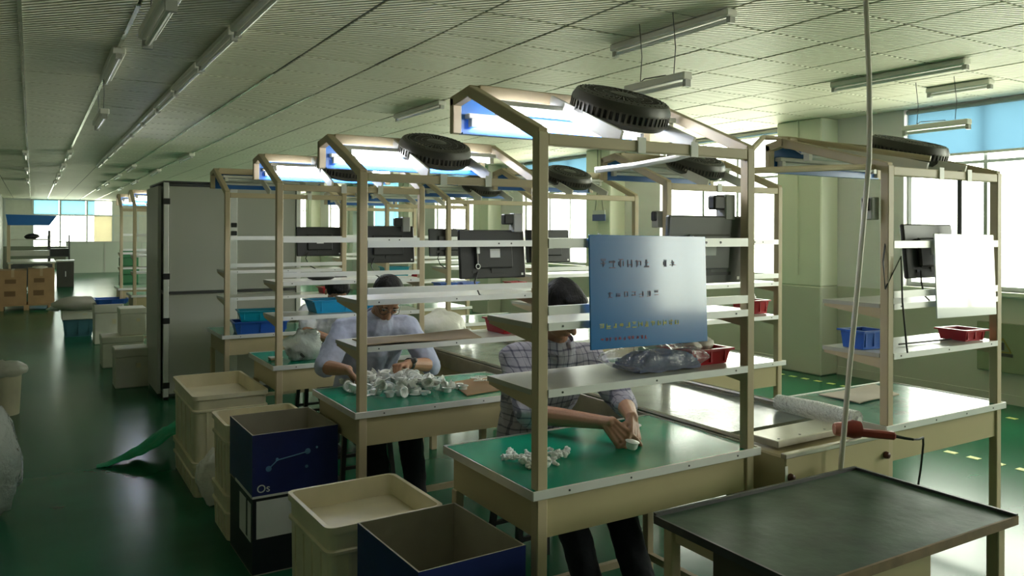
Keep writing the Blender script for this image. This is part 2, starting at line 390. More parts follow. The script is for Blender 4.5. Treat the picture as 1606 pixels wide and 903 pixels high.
# right wall with window openings
def wall_strip(y0, y1, z0, z1, m, name, parent=None, t=.22, x=XW):
    return MB().box(x, x + t, y0, y1, z0, z1).build(name, m, parent)
WR = struct(MB().box(XW, XW + .22, YN, YF, 1.0, WSILL).build('wall_right', WALLM))
MB().box(XW, XW + .22, YN, YF, 0, 1.0).build('dado', DADO, WR)
edges = [YN] + [e for w in WIN for e in w] + [YF]
for a, b in zip(edges[0::2], edges[1::2]):
    if b - a > .02: MB().box(XW, XW + .22, a, b, WSILL, HC + .01).build('pier', WALLM, WR)
MB().box(XW - .012, XW, YN, YF, 0, .09).build('skirting', DADO, WR)
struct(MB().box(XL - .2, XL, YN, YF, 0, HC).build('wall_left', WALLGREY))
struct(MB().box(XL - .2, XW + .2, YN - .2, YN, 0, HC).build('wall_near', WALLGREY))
for i, (y0, y1) in enumerate(WIN):
    w = thing('window_%d' % (i + 1), None, None, (XW + .1, y0, WSILL)); struct(w)
    h, L_ = HC - WSILL, y1 - y0; t = .045
    fr = MB(); fr.box(-.03, .03, 0, t, 0, h).box(-.03, .03, L_ - t, L_, 0, h).box(-.03, .03, t, L_ - t, 0, t).box(-.03, .03, t, L_ - t, h - t, h)
    fr.build('window_frame', WINFRAME, w)
    for f in (.36, .64): MB().box(-.025, .025, L_ * f - .018, L_ * f + .018, t, h - t).build('mullion', WINFRAME, w)
    MB().box(-.02, .02, t, L_ - t, h * .68 - .015, h * .68 + .015).build('transom', WINFRAME, w)
    for a, b in ((t, L_ * .36), (L_ * .36, L_ * .64), (L_ * .64, L_ - t)): MB().box(-.003, .003, a, b, t, h - t).build('pane', GLASS, w)
    MB().box(-.16, .1, -.0, L_, -.035, 0).build('window_sill', CREAMCOL, w)
# columns standing against the piers
for k in range(-2, 9):
    y = 5.75 + 3.78 * k
    c = struct(MB().box(XW - .30, XW, y, y + .62, 1.0, HC, .012).build('trim_%d' % (k + 3), CREAMCOL))
    MB().box(XW - .302, XW, y - .002, y + .622, 0, 1.0, .012).build('column_dado', DADO, c)
    MB().tube([(XW - .31, y + .31, 1.12), (XW - .31, y + .31, HC)], .012, 6).build('conduit', CREAMCOL, c)
# far wall: glazing over a solid parapet
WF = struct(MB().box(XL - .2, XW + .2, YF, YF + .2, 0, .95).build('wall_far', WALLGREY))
n = 9; bw = (XW - XL) / n
for i in range(n):
    x0 = XL + i * bw
    w = struct(thing('window_%d' % (20 + i), None, None, (x0, YF, .95)))
    h = HC - .95
    MB().box(0, .07, -.03, .05, 0, h).build('mullion', WINFRAME, w)
    MB().box(.07, bw, -.02, .04, 1.27, 1.33).build('transom', WINFRAME, w)
    MB().box(.07, bw, -.02, .04, h - .05, h).build('window_head', WINFRAME, w)
    if i in (1, 2, 3):
        MB().box(.07, bw, .008, .014, 0, 1.27).build('pane', GLASS, w); MB().box(.07, bw, .008, .014, 1.33, h - .05).build('pane', GLASS, w)
    else:
        MB().box(.07, bw, .0, .03, 0, 1.27).build('infill_panel', FARPANEL, w); MB().box(.07, bw, .0, .03, 1.33, h - .05).build('infill_panel', FARPANEL, w)  # first bay is wall; panels past the curtain added to dim the aisle
    if i == 3: MB().box(.30, bw, -.012, -.009, 0, 1.27).build('drawn_curtain', CREAMCURTAIN, w)
    if i in (1, 2):
        pass
# roller blinds
def blind(y0, y1, z0, label, m=BLIND):
    t = thing('roller_blind', label, 'blind', (XW + .03, y0, z0))
    L_ = y1 - y0; h = HC - z0
    MB().sheet(16, 2, lambda u, v: (.004 * math.sin(u * 40), .03 + u * (L_ - .06), v * (h - .03))).build('blind_cloth', m, t)
    MB().tube([(0, .02, h - .03), (0, L_ - .02, h - .03)], .025, 8).build('blind_roller', GREYP, t)
    MB().box(-.008, .008, .03, L_ - .03, -.02, .005).build('bottom_bar', WALU, t)
    return t
blind(WIN[2][0], WIN[2][1], 2.40, 'blue roller blind lowered a quarter over the nearest bright window')
blind(WIN[3][0], WIN[3][1], 2.83, 'blue roller blind rolled nearly to the top beyond the first column')
blind(WIN[4][0], WIN[4][1], 2.58, 'blue roller blind in the third window, seen past the tallest near post')
blind(WIN[5][0], WIN[5][1], 2.55, 'blue roller blind in the fourth window behind the stacked gantries')
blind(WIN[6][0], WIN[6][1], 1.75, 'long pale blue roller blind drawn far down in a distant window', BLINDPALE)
for k in (1, 2, 3):
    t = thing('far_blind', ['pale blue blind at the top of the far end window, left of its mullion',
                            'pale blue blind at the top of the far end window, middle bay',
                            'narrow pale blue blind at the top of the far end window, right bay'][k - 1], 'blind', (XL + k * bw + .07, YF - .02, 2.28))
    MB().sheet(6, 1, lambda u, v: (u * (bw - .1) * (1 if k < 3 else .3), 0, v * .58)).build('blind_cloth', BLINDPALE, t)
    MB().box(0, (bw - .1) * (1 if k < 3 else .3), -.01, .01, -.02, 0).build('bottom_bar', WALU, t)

# ceiling battens and hanging lamps
def batten(x, y0, y1, label, group=None, w=.09):
    t = thing('ceiling_batten_light', label, 'ceiling light', (x, y0, HC), 0, group)
    L_ = y1 - y0
    MB().box(-w / 2, w / 2, 0, L_, -.05, -.003, .008).build('lamp_body', LAMPW, t)
    MB().tube([(0, .03, -.066), (0, L_ - .03, -.066)], .014, 8).build('tube', TUBEOFF, t)
    for q in (0, L_ - .03): MB().box(-.02, .02, q, q + .03, -.085, -.05).build('lamp_holder', GREYP, t)
batten(3.45, 3.23, 4.31, 'unlit batten light on the ceiling above the wire-hung lamp at top centre')
batten(5.9, 3.23, 4.38, 'unlit batten light on the ceiling near the windows, behind the leaning conduit')
batten(3.45, 7.0, 8.13, 'unlit batten light on the ceiling left of the nearest lit gantry')
batten(6.85, 3.55, 4.1, 'short unlit batten light on the ceiling closest to the near blue blind')
ORD = 'first second third fourth fifth sixth seventh eighth ninth tenth eleventh twelfth'.split()
y = 4.0; k = 0
while y < 17:
    batten(1.10, y, y + 1.15, ORD[k] + ' batten light from the camera in the long left ceiling row', 'batten lights in the long row'); y += 1.22; k += 1
for x, ys in ((.52, (6.2, 14.5, 17.5, 20.5, 23.5)), (-.1, (15, 19, 23)), (2.27, (14, 18, 22, 26)), (1.7, (17, 20, 23, 26))):
    for k, y in enumerate(ys): batten(x, y, y + 1.2, '%s batten from the camera in the sparse row %s' % (ORD[k], {.52: 'just left of the long row', -.1: 'nearest the left wall', 2.27: 'second right of the long row', 1.7: 'just right of the long row'}[x]), 'distant ceiling battens')
def hanging(x, y0, y1, z, label, lit=False):
    t = thing('hanging_lamp', label, 'hanging lamp', (x, y0, z)); L_ = y1 - y0
    MB().box(-.035, .035, 0, L_, 0, .045, .006).build('lamp_body', LAMPW, t)
    MB().tube([(0, .03, -.018), (0, L_ - .03, -.018)], .013, 8).build('tube', TUBEOFF, t)
    for q in (0, L_ - .025): MB().box(-.02, .02, q, q + .025, -.04, 0).build('lamp_holder', GREYP, t)
    for q in (.12, L_ - .12):
        MB().tube([(0, q, .045), (.004, q - .01, (HC - z) * .5), (0, q + .01, HC - z)], .003, 5).build('hanging_wire', DARKMETAL, t)
    MB().tube([(0, L_ - .12, .05), (.02, L_ * .75, .07), (.0, L_ * .35, .055)], .004, 5).build('power_cord', DARKMETAL, t)
hanging(3.23, 3.36, 3.90, 2.485, 'short lamp on wires from the ceiling above the nearest fan')
hanging(6.50, 3.54, 4.11, 2.49, 'short lamp on wires in front of the near blue blind')
hanging(.42, 3.02, 3.72, 2.42, 'lamp on wires cut by the top edge of the photo, over the dark aisle')
hanging(.5, 7.2, 8.1, 2.55, 'small lamp on wires farther down the dark aisle ceiling')

# ================================================================== WORKSTATIONS
SW = 1.01      # outer width over the two tall posts
def fan(x, y, z, tilt, label):
    t = thing('box_fan', label, 'fan', (x, y, z)); t.rotation_euler = (tilt, 0, 0)
    R_, H_ = .195, .105
    prof = [(R_ * .90, -H_ / 2), (R_, -H_ / 2 + .02), (R_, -H_ / 2 + .03), (R_ * .955, -H_ / 2 + .028), (R_ * .87, -H_ / 2 + .008)]
    MB().lathe(prof, 36, close=True).build('lower_ring', FANP, t)
    prof = [(R_ * .80, H_ / 2), (R_ * .93, H_ / 2 - .008), (R_, H_ / 2 - .035), (R_, H_ / 2 - .045), (R_ * .96, H_ / 2 - .043), (R_ * .9, H_ / 2 - .016), (R_ * .80, H_ / 2 - .006)]
    MB().lathe(prof, 36, close=True).build('upper_shroud', FANP, t)
    b = MB()
    for k in range(54):
        a = 2 * PI * k / 54; c, s_ = math.cos(a), math.sin(a)
        b.bar((R_ * .985 * c, R_ * .985 * s_, -H_ / 2 + .025), (R_ * .985 * c, R_ * .985 * s_, H_ / 2 - .04), .009, .006, (c, s_, 0))
    tag(b.build('side_grille', FANP, t, smooth=False), kind='stuff')
    b = MB()
    for k in range(40):
        a = 2 * PI * k / 40; c, s_ = math.cos(a), math.sin(a)
        for zz in (H_ / 2 - .004, -H_ / 2 + .003): b.bar((.045 * c, .045 * s_, zz), (R_ * .88 * c, R_ * .88 * s_, zz), .004, .004)
    for rr in (.08, .115, .145):
        for zz in (H_ / 2 - .004, -H_ / 2 + .003): b.lathe([(rr - .002, zz - .002), (rr + .002, zz - .002), (rr + .002, zz + .002), (rr - .002, zz + .002)], 28, close=True)
    tag(b.build('guard_grille', FANP, t, smooth=False), kind='stuff')
    MB().lathe([(R_ * .90, -H_ / 2 + .012), (R_ * .90, H_ / 2 - .03), (R_ * .88, H_ / 2 - .03), (R_ * .88, -H_ / 2 + .012)], 36, close=True).build('inner_drum', BLACKP, t)
    MB().lathe([(.05, H_ / 2 - .012), (.052, H_ / 2), (.02, H_ / 2 + .006)], 20).build('hub_cap', FANP, t)
    MB().lathe([(.055, -.045), (.06, -.02), (.055, .03)], 18).build('motor', BLACKP, t)
    for k in range(5):
        a0 = 2 * PI * k / 5
        MB().sheet(4, 4, lambda u, v: ((.055 + u * .11) * math.cos(a0 + (v - .5) * (.5 + .5 * u)), (.055 + u * .11) * math.sin(a0 + (v - .5) * (.5 + .5 * u)), (v - .5) * .04), .002).build('fan_blade', FANP, t)
    return t
def monitor(x, y, z, label, m=BLACKP, tilt=-.10, w=.395, h=.25, tagp=False, light=False, rz=0):
    t = thing('monitor', label, 'monitor', (x, y, z)); t.rotation_euler = (tilt, 0, rz)
    MB().box(-w / 2, w / 2, 0, .022, -h / 2, h / 2, .006).build('back_shell', m, t)
    MB().box(-w / 2 + .015, w / 2 - .015, .022, .027, -h / 2 + .015, h / 2 - .015).build('screen', BLACKP, t)
    MB().box(-.11, .11, -.018, .001, -.075, .06, .007).build('rear_bulge', m, t)
    MB().box(-.13, .13, -.004, .0005, -.098, -.086).build('port_slot', BLACKP, t)
    MB().box(-.02, .02, -.008, .0005, -.098, -.07).build('stand_socket', BLACKP, t)
    MB().box(-.03, .03, -.0195, -.0175, -.02, .025).build('rating_sticker', WHITEP, t)
    MB().box(w / 2 - .03, w / 2 - .018, -.001, .0005, -h / 2 + .012, -h / 2 + .024).build('maker_badge', WALU, t)
    v = MB()
    for k in range(9): v.box(-.06 + k * .014, -.053 + k * .014, -.0195, -.0175, .035, .048)
    tag(v.build('cooling_vents', DARKMETAL, t, smooth=False), kind='stuff')
    if tagp:
        MB().tube([(-.105, -.02, .02), (-.107, -.024, -.05)], .003, 5).build('hanging_chain', STEEL, t)
        MB().box(-.112, -.092, -.026, -.02, .0, .035, .003).build('clip', WALU, t)
        MB().lathe([(.010, -.0015), (.014, -.0015), (.014, .0015), (.010, .0015)], 14, Matrix.Translation((-.107, -.024, -.064)) @ Matrix.Rotation(PI / 2, 4, 'X'), close=True).build('ring', WALU, t)
    MB().tube([(-.1, -.004, -.092), (-.13, -.02, -h / 2 - .02), (-.10, -.01, -h / 2 - .08), (-.04, .0, -h / 2 - .11)], .004, 6).build('cable', BLACKP, t)
    return t
def station(X0, Y0, label, dz=0, topz=0, lit=True, rz=0, top=GREENMAT, apex=.49, back=.64, hz=.20, panel=BLUEPANEL, W=SW, socket=None, group=None, legs=True, has_fan=None, detail=True):
    t = thing('workstation', label, 'workbench', (X0, Y0, 0), rz, group)
    P = .04; ZT = 1.93 + topz; D = .64
    # table
    MB().box(-.018, W + .022, 0, D, .735, .757).build('tabletop', ALU if False else APRON, t)
    MB().box(-.010, W + .014, .006, D - .006, .757, .7605).build('worktop_mat', top, t)
    MB().box(-.022, W + .030, -.007, .0, .733, .764, .002).build('edge_trim', WALU, t)
    MB().box(-.022, -.018, 0, D, .733, .764).build('edge_trim', ALU, t)
    MB().box(-.022, W + .026, D, D + .004, .733, .764).build('edge_trim', ALU, t)
    MB().box(W + .022, W + .026, 0, D, .733, .764).build('edge_trim', ALU, t)
    if detail:
        for q in (.12, .38, .65, .9): MB().tube([(W * q, -.0085, .748), (W * q, -.006, .748)], .004, 6).build('screw', DARKMETAL, t)
    MB().box(P, W - P, .012, .024, .60, .733).build('apron', APRON, t)
    MB().box(.008, .02, P, D - .03, .60, .733).build('apron', APRON, t)
    MB().box(W - .02, W - .008, P, D - .03, .60, .733).build('apron', APRON, t)
    MB().box(P, W - P, D - .036, D - .024, .60, .733).build('apron', APRON, t)
    # posts stand on threaded feet
    for x in (0, W - P):
        MB().box(x, x + P, .002, .002 + P, .05, ZT, .003).build('post', BEIGE, t)
        f = MB().tube([(x + P / 2, .022, .012), (x + P / 2, .022, .055)], .006, 8).lathe([(.028, .0), (.03, .006), (.012, .016), (.007, .02)], 16, Matrix.Translation((x + P / 2, .022, 0)))
        f.build('levelling_foot', DARKMETAL, t)
        MB().box(x + .002, x + P - .002, D - .06, D - .024, .012, .6, .003).build('leg', BEIGE, t)
    MB().bar((P / 2, .05, .14), (P / 2, D - .06, .14), .025, .03).build('stretcher', BEIGE, t)
    MB().bar((W - P / 2, .05, .14), (W - P / 2, D - .06, .14), .025, .03).build('stretcher', BEIGE, t)
    MB().bar((P, D - .045, .14), (W - P, D - .045, .14), .025, .03).build('stretcher', BEIGE, t)
    # two shelves and two cross bars between the posts
    for zt, nm in ((1.062 + dz, 'lower'), (1.280 + dz, 'upper')):
        s = MB().box(0, W, P + .004, .335, zt - .018, zt).box(P, W - P, .004, P + .004, zt - .018, zt)
        s.build('shelf', SHELF, t)
        MB().box(P, W - P, -.001, .004, zt - .024, zt + .002).build('shelf_lip', WALU, t)
        for x in (.004, W - P + .004):
            MB().prism([(P, zt - .018), (.33, zt - .018), (.33, zt - .03), (P, zt - .065)], 'x', x, x + P - .008).build('shelf_bracket', BEIGE, t)
        if detail:
            for q in (.06, .5, .93): MB().tube([(P + (W - 2 * P) * q, -.0025, zt - .011), (P + (W - 2 * P) * q, -.0005, zt - .011)], .004, 6).build('screw', DARKMETAL, t)
    MB().box(P, W - P, .0, .012, 1.307 + dz, 1.337 + dz).build('cross_bar', WALU, t)
    ub = MB().box(P, W - P, .0, .014, 1.526 + dz, 1.558 + dz); ub.build('cross_bar', WALU, t)
    if detail:
        for q in (.76, .84): MB().tube([(P + (W - 2 * P) * q, -.0015, 1.542 + dz), (P + (W - 2 * P) * q, .0005, 1.542 + dz)], .005, 6).build('screw', DARKMETAL, t)
    # cantilever lamp hood
    za = ZT + hz
    for x in (P / 2, W - P / 2):
        MB().bar((x, .012, ZT - .01), (x, apex, za), P * .95, .042, c=.003).build('hood_arm', BEIGE, t)
        MB().bar((x, apex - .012, za + .004), (x, back, za - .02), P * .95, .04, c=.003).build('hood_arm', BEIGE, t)
        MB().bar((x, back - .012, za - .005), (x, back - .012, za - .145), P * .95, .03, (0, 1, 0), c=.003).build('hood_hanger', BEIGE, t)
    MB().bar((P, apex, za), (W - P, apex, za), .045, .05, c=.003).build('hood_beam', BEIGE, t)
    MB().box(P, W - P, .004, .036, ZT - .045, ZT - .005, .003).build('front_rail', BEIGE, t)
    MB().box(P, W - P, back - .008, back, za - .145, za + .0).build('back_panel', panel, t)
    MB().box(P, W - P, back - .035, back - .008, za - .145, za - .138).build('panel_lip', panel, t)
    ce = MB().box(P, W - P, apex + .02, back - .01, za + .002, za + .008); ce.build('hood_roof', BEIGE, t)
    sl = (za - ZT) / apex
    for x in (.36, .70):
        MB().bar((W * x, .03, ZT + .0), (W * x, apex - .02, za - .012), .012, .055).build('fan_bracket', LAMPW, t)
    if detail:
        for x in (.41, .66): MB().box(W * x, W * x + .035, -.003, .004, ZT - .05, ZT + .005).build('rail_clamp', LAMPW, t)
    tm_ = TUBE if lit else TUBEOFF
    for (ya, zz) in ((apex - .09, za - .075), (back - .03, za - .098)):
        fx = MB().box(P + .02, W - P - .02, ya - .02, ya + .02, zz + .014, zz + .034, .003).build('lamp_fixture', LAMPW, t)
        MB().tube([(P + .06, ya, zz), (W - P - .06, ya, zz)], .0125, 8).build('tube', tm_, fx)
        for q in (P + .035, W - P - .06): MB().box(q, q + .025, ya - .016, ya + .016, zz - .018, zz + .016).build('tube_socket', LAMPW, fx)
    MB().tube([(P + .005, apex - .02, za - .02), (P + .03, apex - .07, za - .06), (P + .05, apex - .05, za - .045), (P + .06, apex - .085, za - .06)], .003, 5).build('lamp_wire', WHITEP, t)
    if socket is not None:
        sx, sz, plug = socket
        b = MB().box(sx - .035, sx + .02, .045, .10, sz - .05, sz + .05, .004).build('power_socket', GREYP, t)
        MB().box(sx - .09 if plug else sx - .05, sx - .03, .05, .09, sz - .03 + .02, sz + .03 + .015, .006).build('plug', BLACKP, b)
    return t

LS = [  # X0, Y0, dz, topz, lit, label
    (1.40, 2.135, .022, 0, True, 'nearest beige workstation with green top, blue notice board and lit lamp hood'),
    (1.295, 3.485, 0, -.05, True, 'beige workstation behind the nearest one, its green top heaped with clear cups'),
    (1.30, 4.95, .003, -.03, True, 'third beige workstation of the aisle-side row, plastic bag on its green top'),
    (1.32, 6.59, .002, -.015, False, 'aisle-side workstation with stacked blue bins and unlit hood, beside the grey cabinet')]
ST = []
for i, (x, y, dz, tz, lit, lab) in enumerate(LS):
    ST.append(station(x, y, lab, dz, tz, lit, socket=((.93, 1.70, True) if i == 0 else (.90, 1.65, True)) if i < 3 else None))
RS = [
    (3.185, 2.08, .01, 'window-side beige workstation with glare-white notice board, nearest the windows', PALEMAT),
    (3.20, 3.50, 0, 'window-side workstation right behind the blue notice board, red bin on its shelf', PALEMAT),
    (3.21, 4.95, 0, 'third workstation of the window-side row, hanging blue sign just beyond', PALEMAT),
    (3.21, 6.40, 0, 'fourth workstation of the window-side row, seen between the two nearest left posts', PALEMAT),
    (3.21, 7.85, 0, 'fifth workstation of the window-side row, seen behind the second worker', PALEMAT),
    (3.21, 9.30, 0, 'sixth and farthest workstation of the window-side row', PALEMAT)]
RT = []
for i, (x, y, dz, lab, mt) in enumerate(RS):
    RT.append(station(x, y, lab, dz, -.03, False, top=mt, apex=.58 if i == 0 else .5, back=.68 if i == 0 else .64, hz=.15 if i == 0 else .19,
                      W=.93 if i == 0 else SW, socket=(-.02, 1.71, False) if i == 0 else ((.0, 1.68, False) if i == 1 else None), detail=i < 2))
station(1.12, 11.3, 'distant workstation with lit hood just beyond the grey cabinet, nearer of the two', 0, 0, True, detail=False)
station(1.09, 12.75, 'distant workstation with lit hood beyond the grey cabinet, farther of the two', 0, 0, True, detail=False)

SL = .385
fan(1.95, 2.40, 2.085, SL, 'dark round fan on the lamp hood of the nearest workstation')
fan(1.83, 3.80, 2.03, SL, 'dark round fan on the second lamp hood, above the worker in lavender')
fan(1.84, 5.25, 2.05, SL, 'dark round fan on the third lamp hood of the aisle-side row')
fan(3.86, 2.42, 2.03, .28, 'dark round fan on the unlit hood nearest the blue blind')
fan(3.72, 3.80, 2.05, SL, 'dark round fan on the unlit hood behind the blue notice board')
fan(3.73, 5.25, 2.05, SL, 'dark round fan on the third unlit hood of the window-side row')
fan(3.73, 6.70, 2.05, SL, 'dark round fan on the fourth unlit hood of the window-side row')
fan(1.62, 11.6, 2.06, SL, 'small distant fan on the lit hood past the grey cabinet')

monitor(2.205, 2.19, 1.535, 'grey-backed monitor half hidden by the blue notice board', GREYP if False else mat('dark_grey_monitor', (.16, .16, .155), .45, var=.06), tilt=.06, w=.40, h=.26)
monitor(2.04, 3.54, 1.487, 'black monitor with a hanging ring on its back, between the two nearest left posts', tagp=True, rz=.02)
monitor(2.06, 5.01, 1.515, 'black monitor on the third aisle-side workstation, behind the second left post')
monitor(2.11, 6.65, 1.515, 'black monitor on the farthest aisle-side workstation, in front of the grey cabinet')
monitor(3.60, 2.14, 1.52, 'black monitor with pale back plate, mostly hidden by the glare-white notice board')
monitor(3.37, 5.00, 1.495, 'grey-black monitor of the window-side row, left edge of the blue board')
monitor(3.13 + .12, 6.45, 1.505, 'small dark monitor of the window-side row behind the ringed monitor')

# notice boards
def board(x, y, z, w, h, label, m, txt, rot=0):
    t = thing('notice_board', label, 'board', (x, y, z)); t.rotation_euler = (-.048, rot, 0)
    MB().box(-w / 2, w / 2, -.004, .003, -h / 2, h / 2, .001).build('board_panel', m, t)
    for q in (-.4, .4): MB().tube([(w * q, .004, h / 2 - .01), (w * q, .006, h / 2 + .002), (w * q, .016, h / 2 + .004), (w * q, .02, h / 2 - .012)], .003, 5).build('hook', WALU, t)
    if txt:
        rnd = random.Random(3)
        def glyphs(name, x0, x1, zc, s, m_, n):
            b = MB()
            for k in range(n):
                cx = x0 + (x1 - x0) * (k + .5) / n
                for r in range(5):
                    if rnd.random() < .5:
                        zz = zc + (rnd.random() - .5) * s; l = s * rnd.uniform(.5, .9)
                        b.box(cx - l / 2, cx + l / 2, -.0055, -.0042, zz - s * .05, zz + s * .05)
                    else:
                        xx = cx + (rnd.random() - .5) * s * .8; l = s * rnd.uniform(.4, .9)
                        b.box(xx - s * .05, xx + s * .05, -.0055, -.0042, zc - l / 2, zc + l / 2)
            o = b.build(name, m_, t, smooth=False); o['kind'] = 'stuff'
        DK = mat('navy_lettering', (.02, .05, .16), .4, var=.02); YL = mat('yellow_lettering', (.55, .60, .16), .4, var=.02); RD = mat('red_lettering', (.35, .05, .10), .4, var=.02)
        glyphs('heading_lettering', -.23, .0, .095, .030, DK, 6)
        glyphs('heading_lettering', .05, .12, .095, .030, DK, 2)
        glyphs('middle_lettering', -.2, .04, -.01, .022, DK, 7)
        glyphs('yellow_lettering', -.235, .13, -.115, .022, YL, 13)
        glyphs('red_lettering', -.23, -.02, -.16, .014, RD, 11)
    return t
BOARDB = mat('glossy_blue_board', (.018, .19, .55), .22, var=.05, scale=2, spec=.5, coat=.8)
BOARDB.node_tree.nodes['Principled BSDF'].inputs['Coat Roughness'].default_value = .09
board(1.86, 2.118, 1.397, .535, .385, 'blue glossy notice board with yellow writing hung on the nearest workstation', BOARDB, True, .012)
BOARDGLARE = mat('glare_white_board', (.80, .84, .88), .2, var=.02, scale=2, spec=.7, coat=.6)  # window reflection put into the base colour as white
board(3.755, 2.062, 1.405, .50, .385, 'notice board painted white with window glare, hung on the window-side workstation', BOARDGLARE, False, .012)

# link poles, conduits, hanging rod
def pole(name, pts, r, m, label, cat, n=8):
    p0 = Vector(pts[0]); o = MB().tube([Vector(p) - p0 for p in pts], r, n).build(name, m, None, p0); return tag(o, label, cat)
pole('link_pole', [(2.41, 2.157, 1.845), (3.0, 2.157, 1.885), (3.19, 2.157, 1.895)], .013, BEIGE, 'horizontal pole tying the nearest workstation to its window-side neighbour', 'pole')
pole('link_pole', [(2.01, 2.64, 1.860), (2.15, 2.57, 1.880), (2.30, 2.47, 1.912), (2.39, 2.40, 1.945)], .013, WALU, 'pale conduit running slantwise under the nearest lamp hood', 'conduit')
pole('bent_conduit', [(2.40, 2.16, 1.915), (3.10, 2.70, 2.075), (3.27, 2.69, 2.078), (3.53, 2.10, 1.945)], .013, BEIGE, 'bent pale conduit rising from the nearest post to the window-side hood', 'conduit')
hr = pole('hanging_rod', [(3.77, 2.10, 1.90), (3.77, 2.10, 1.59)], .011, DARKMETAL, 'dark thin rod hanging from the window-side front rail by the glare-white board', 'rod')
pole('leaning_conduit', [(2.885, 2.0, 2.9), (2.902, 2.0, 2.552), (2.925, 2.0, 2.242), (2.930, 2.0, 2.034), (2.927, 2.0, 1.903), (2.891, 2.0, 1.641), (2.851, 2.0, 1.357), (2.804, 2.0, 1.052), (2.753, 2.0, .676), (2.74, 2.0, .0)], .0105, mat('pale_conduit', (.60, .57, .47), .45, var=.04), 'tall pale leaning conduit from ceiling to floor by the dark green table', 'conduit', 10)

# ================================================================== CONVEYOR
CV = thing('conveyor', 'long low conveyor between the two rows with shiny belt and side rails', 'conveyor', (2.45, 2.05, 0))
MB().box(.016, .684, .34, 9.0, .715, .750).build('belt', BELT, CV)
MB().box(0, .014, .30, 9.0, .66, .758, .003).build('side_rail', STEEL, CV); MB().box(.686, .70, .30, 9.0, .66, .758, .003).build('side_rail', STEEL, CV)
MB().tube([(.010, .2, .768), (.010, 9.0, .768)], .011, 8).build('guide_rod', STEEL, CV)
MB().tube([(.688, .46, .768), (.688, 9.0, .768)], .011, 8).build('guide_rod', STEEL, CV)
MB().box(.02, .69, .6, 9.0, .56, .66).build('conveyor_bed', APRON, CV)
MB().box(.035, .70, 0, .36, .50, .735, .006).build('drive_box', APRON, CV)
MB().box(.03, .705, -.006, .02, .728, .748, .003).build('box_edge', STEEL, CV)
for x, z in ((.06, .655), (.668, .655)):
    MB().lathe([(.014, 0), (.016, .004), (.013, .018), (.006, .022)], 14, Matrix.Translation((x, 0, z)) @ Matrix.Rotation(PI / 2, 4, 'X')).build('knob', mat('dark_red_knob', (.10, .03, .02), .4), CV)
MB().box(.033, .036 + .012, -.002, .0, .53, .70).build('hinge_strip', LAMPW, CV)
for y in (.15, 1.6, 3.2, 4.8, 6.4, 8.0):
    for x in (.06, .64): MB().box(x, x + .045, y, y + .045, 0, .58, .003).build('leg', BEIGE, CV)
o = MB()
o.box(-.225, .225, -.07, .09, 0, .028, .003)
pl = thing('steel_plate', 'flat scuffed steel plate with screw holes lying on the conveyor end', 'plate', (2.745, 2.19, .749), .02)
o.build('plate', STEEL, pl)
for dx in (-.19, -.06, .1, .19): MB().tube([(dx, -.045, .0275), (dx, -.045, .0295)], .005, 8).build('screw_hole', DARKMETAL, pl)
rl = thing('wrap_roll', 'roll of white bubble wrap lying along the far side of the conveyor end', 'roll', (3.055, 2.14, .752))
MB().tube([(0, 0, .04), (0, .21, .041), (-.004, .42, .04)], [.040, .043, .038], 16).build('wrap', film('bubble_wrap', (.85, .86, .84), clear=.15, rough=.25, bump=.9, bscale=60), rl)
MB().tube([(0, -.012, .04), (0, .435, .04)], .016, 10).build('core', WHITEP, rl)
ht = thing('heat_gun', 'dark red hand tool with black cord lying on the conveyor end', 'tool', (2.855, 2.055, .751), -.60)
MB().tube([(.0, .0, .045), (.03, 0, .046), (.06, 0, .045)], [.030, .038, .034], 14).build('motor_housing', REDTOOL, ht)
MB().tube([(-.045, 0, .045), (-.04, 0, .045), (0, 0, .045)], [.022, .026, .031], 14).build('nozzle', mat('worn_red_nozzle', (.42, .16, .12), .35, var=.3, scale=40), ht)
MB().bar((.05, .0, .034), (.20, -.0, .022), .036, .032, c=.007).build('handle', REDTOOL, ht)
MB().bar((.04, 0, .0), (.04, 0, .03), .03, .03).build('rest_foot', BLACKP, ht)
MB().tube([(.20, 0, .02), (.24, 0, .012), (.27, -.01, .01)], [.007, .006, .005], 8).build('strain_relief', BLACKP, ht)
MB().tube([(.265, -.008, .01), (.30, .01, .006), (.335, .05, .004), (.345, .07, -.03), (.335, .07, -.13), (.31, .065, -.28), (.31, .06, -.45)], .0045, 6).build('power_cord', BLACKP, ht)

# foreground green table
GT = thing('side_table', 'low table with scuffed dark green top in the right foreground', 'table', (1.735, 1.36, 0), -.012)
MB().box(0, 1.03, 0, .60, .655, .672).build('tabletop', DARKGREEN, GT)
MB().box(0, 1.03, .594, .606, .655, .684).build('edge_strip', DARKMETAL, GT); MB().box(1.022, 1.034, 0, .60, .655, .682).build('edge_strip', DARKMETAL, GT)
MB().box(0, 1.03, -.004, .004, .648, .676).build('edge_strip', mat('worn_brown_edge', (.22, .15, .08), .7, var=.3, scale=12), GT); MB().box(-.004, .004, 0, .6, .65, .676).build('edge_strip', DARKMETAL, GT)
for x, y in ((.02, .54), (.955, .02), (.955, .54)): MB().box(x, x + .04, y, y + .04, 0, .655, .003).build('leg', BEIGE, GT)
MB().box(.02, .06, .02, .06, 0, .655, .003).build('leg', BEIGE, GT)
MB().box(.035, .055, .06, .54, .60, .655).box(.035, .055, .06, .54, .36, .40).build('side_rail', BEIGE, GT)
MB().box(.02, .034, .02, .36, .02, .64, .003).build('side_panel', mat('brown_grey_panel', (.085, .075, .055), .55, var=.1), GT)
MB().box(.06, .60, .03, .05, .02, .64, .003).build('front_panel', APRON, GT)

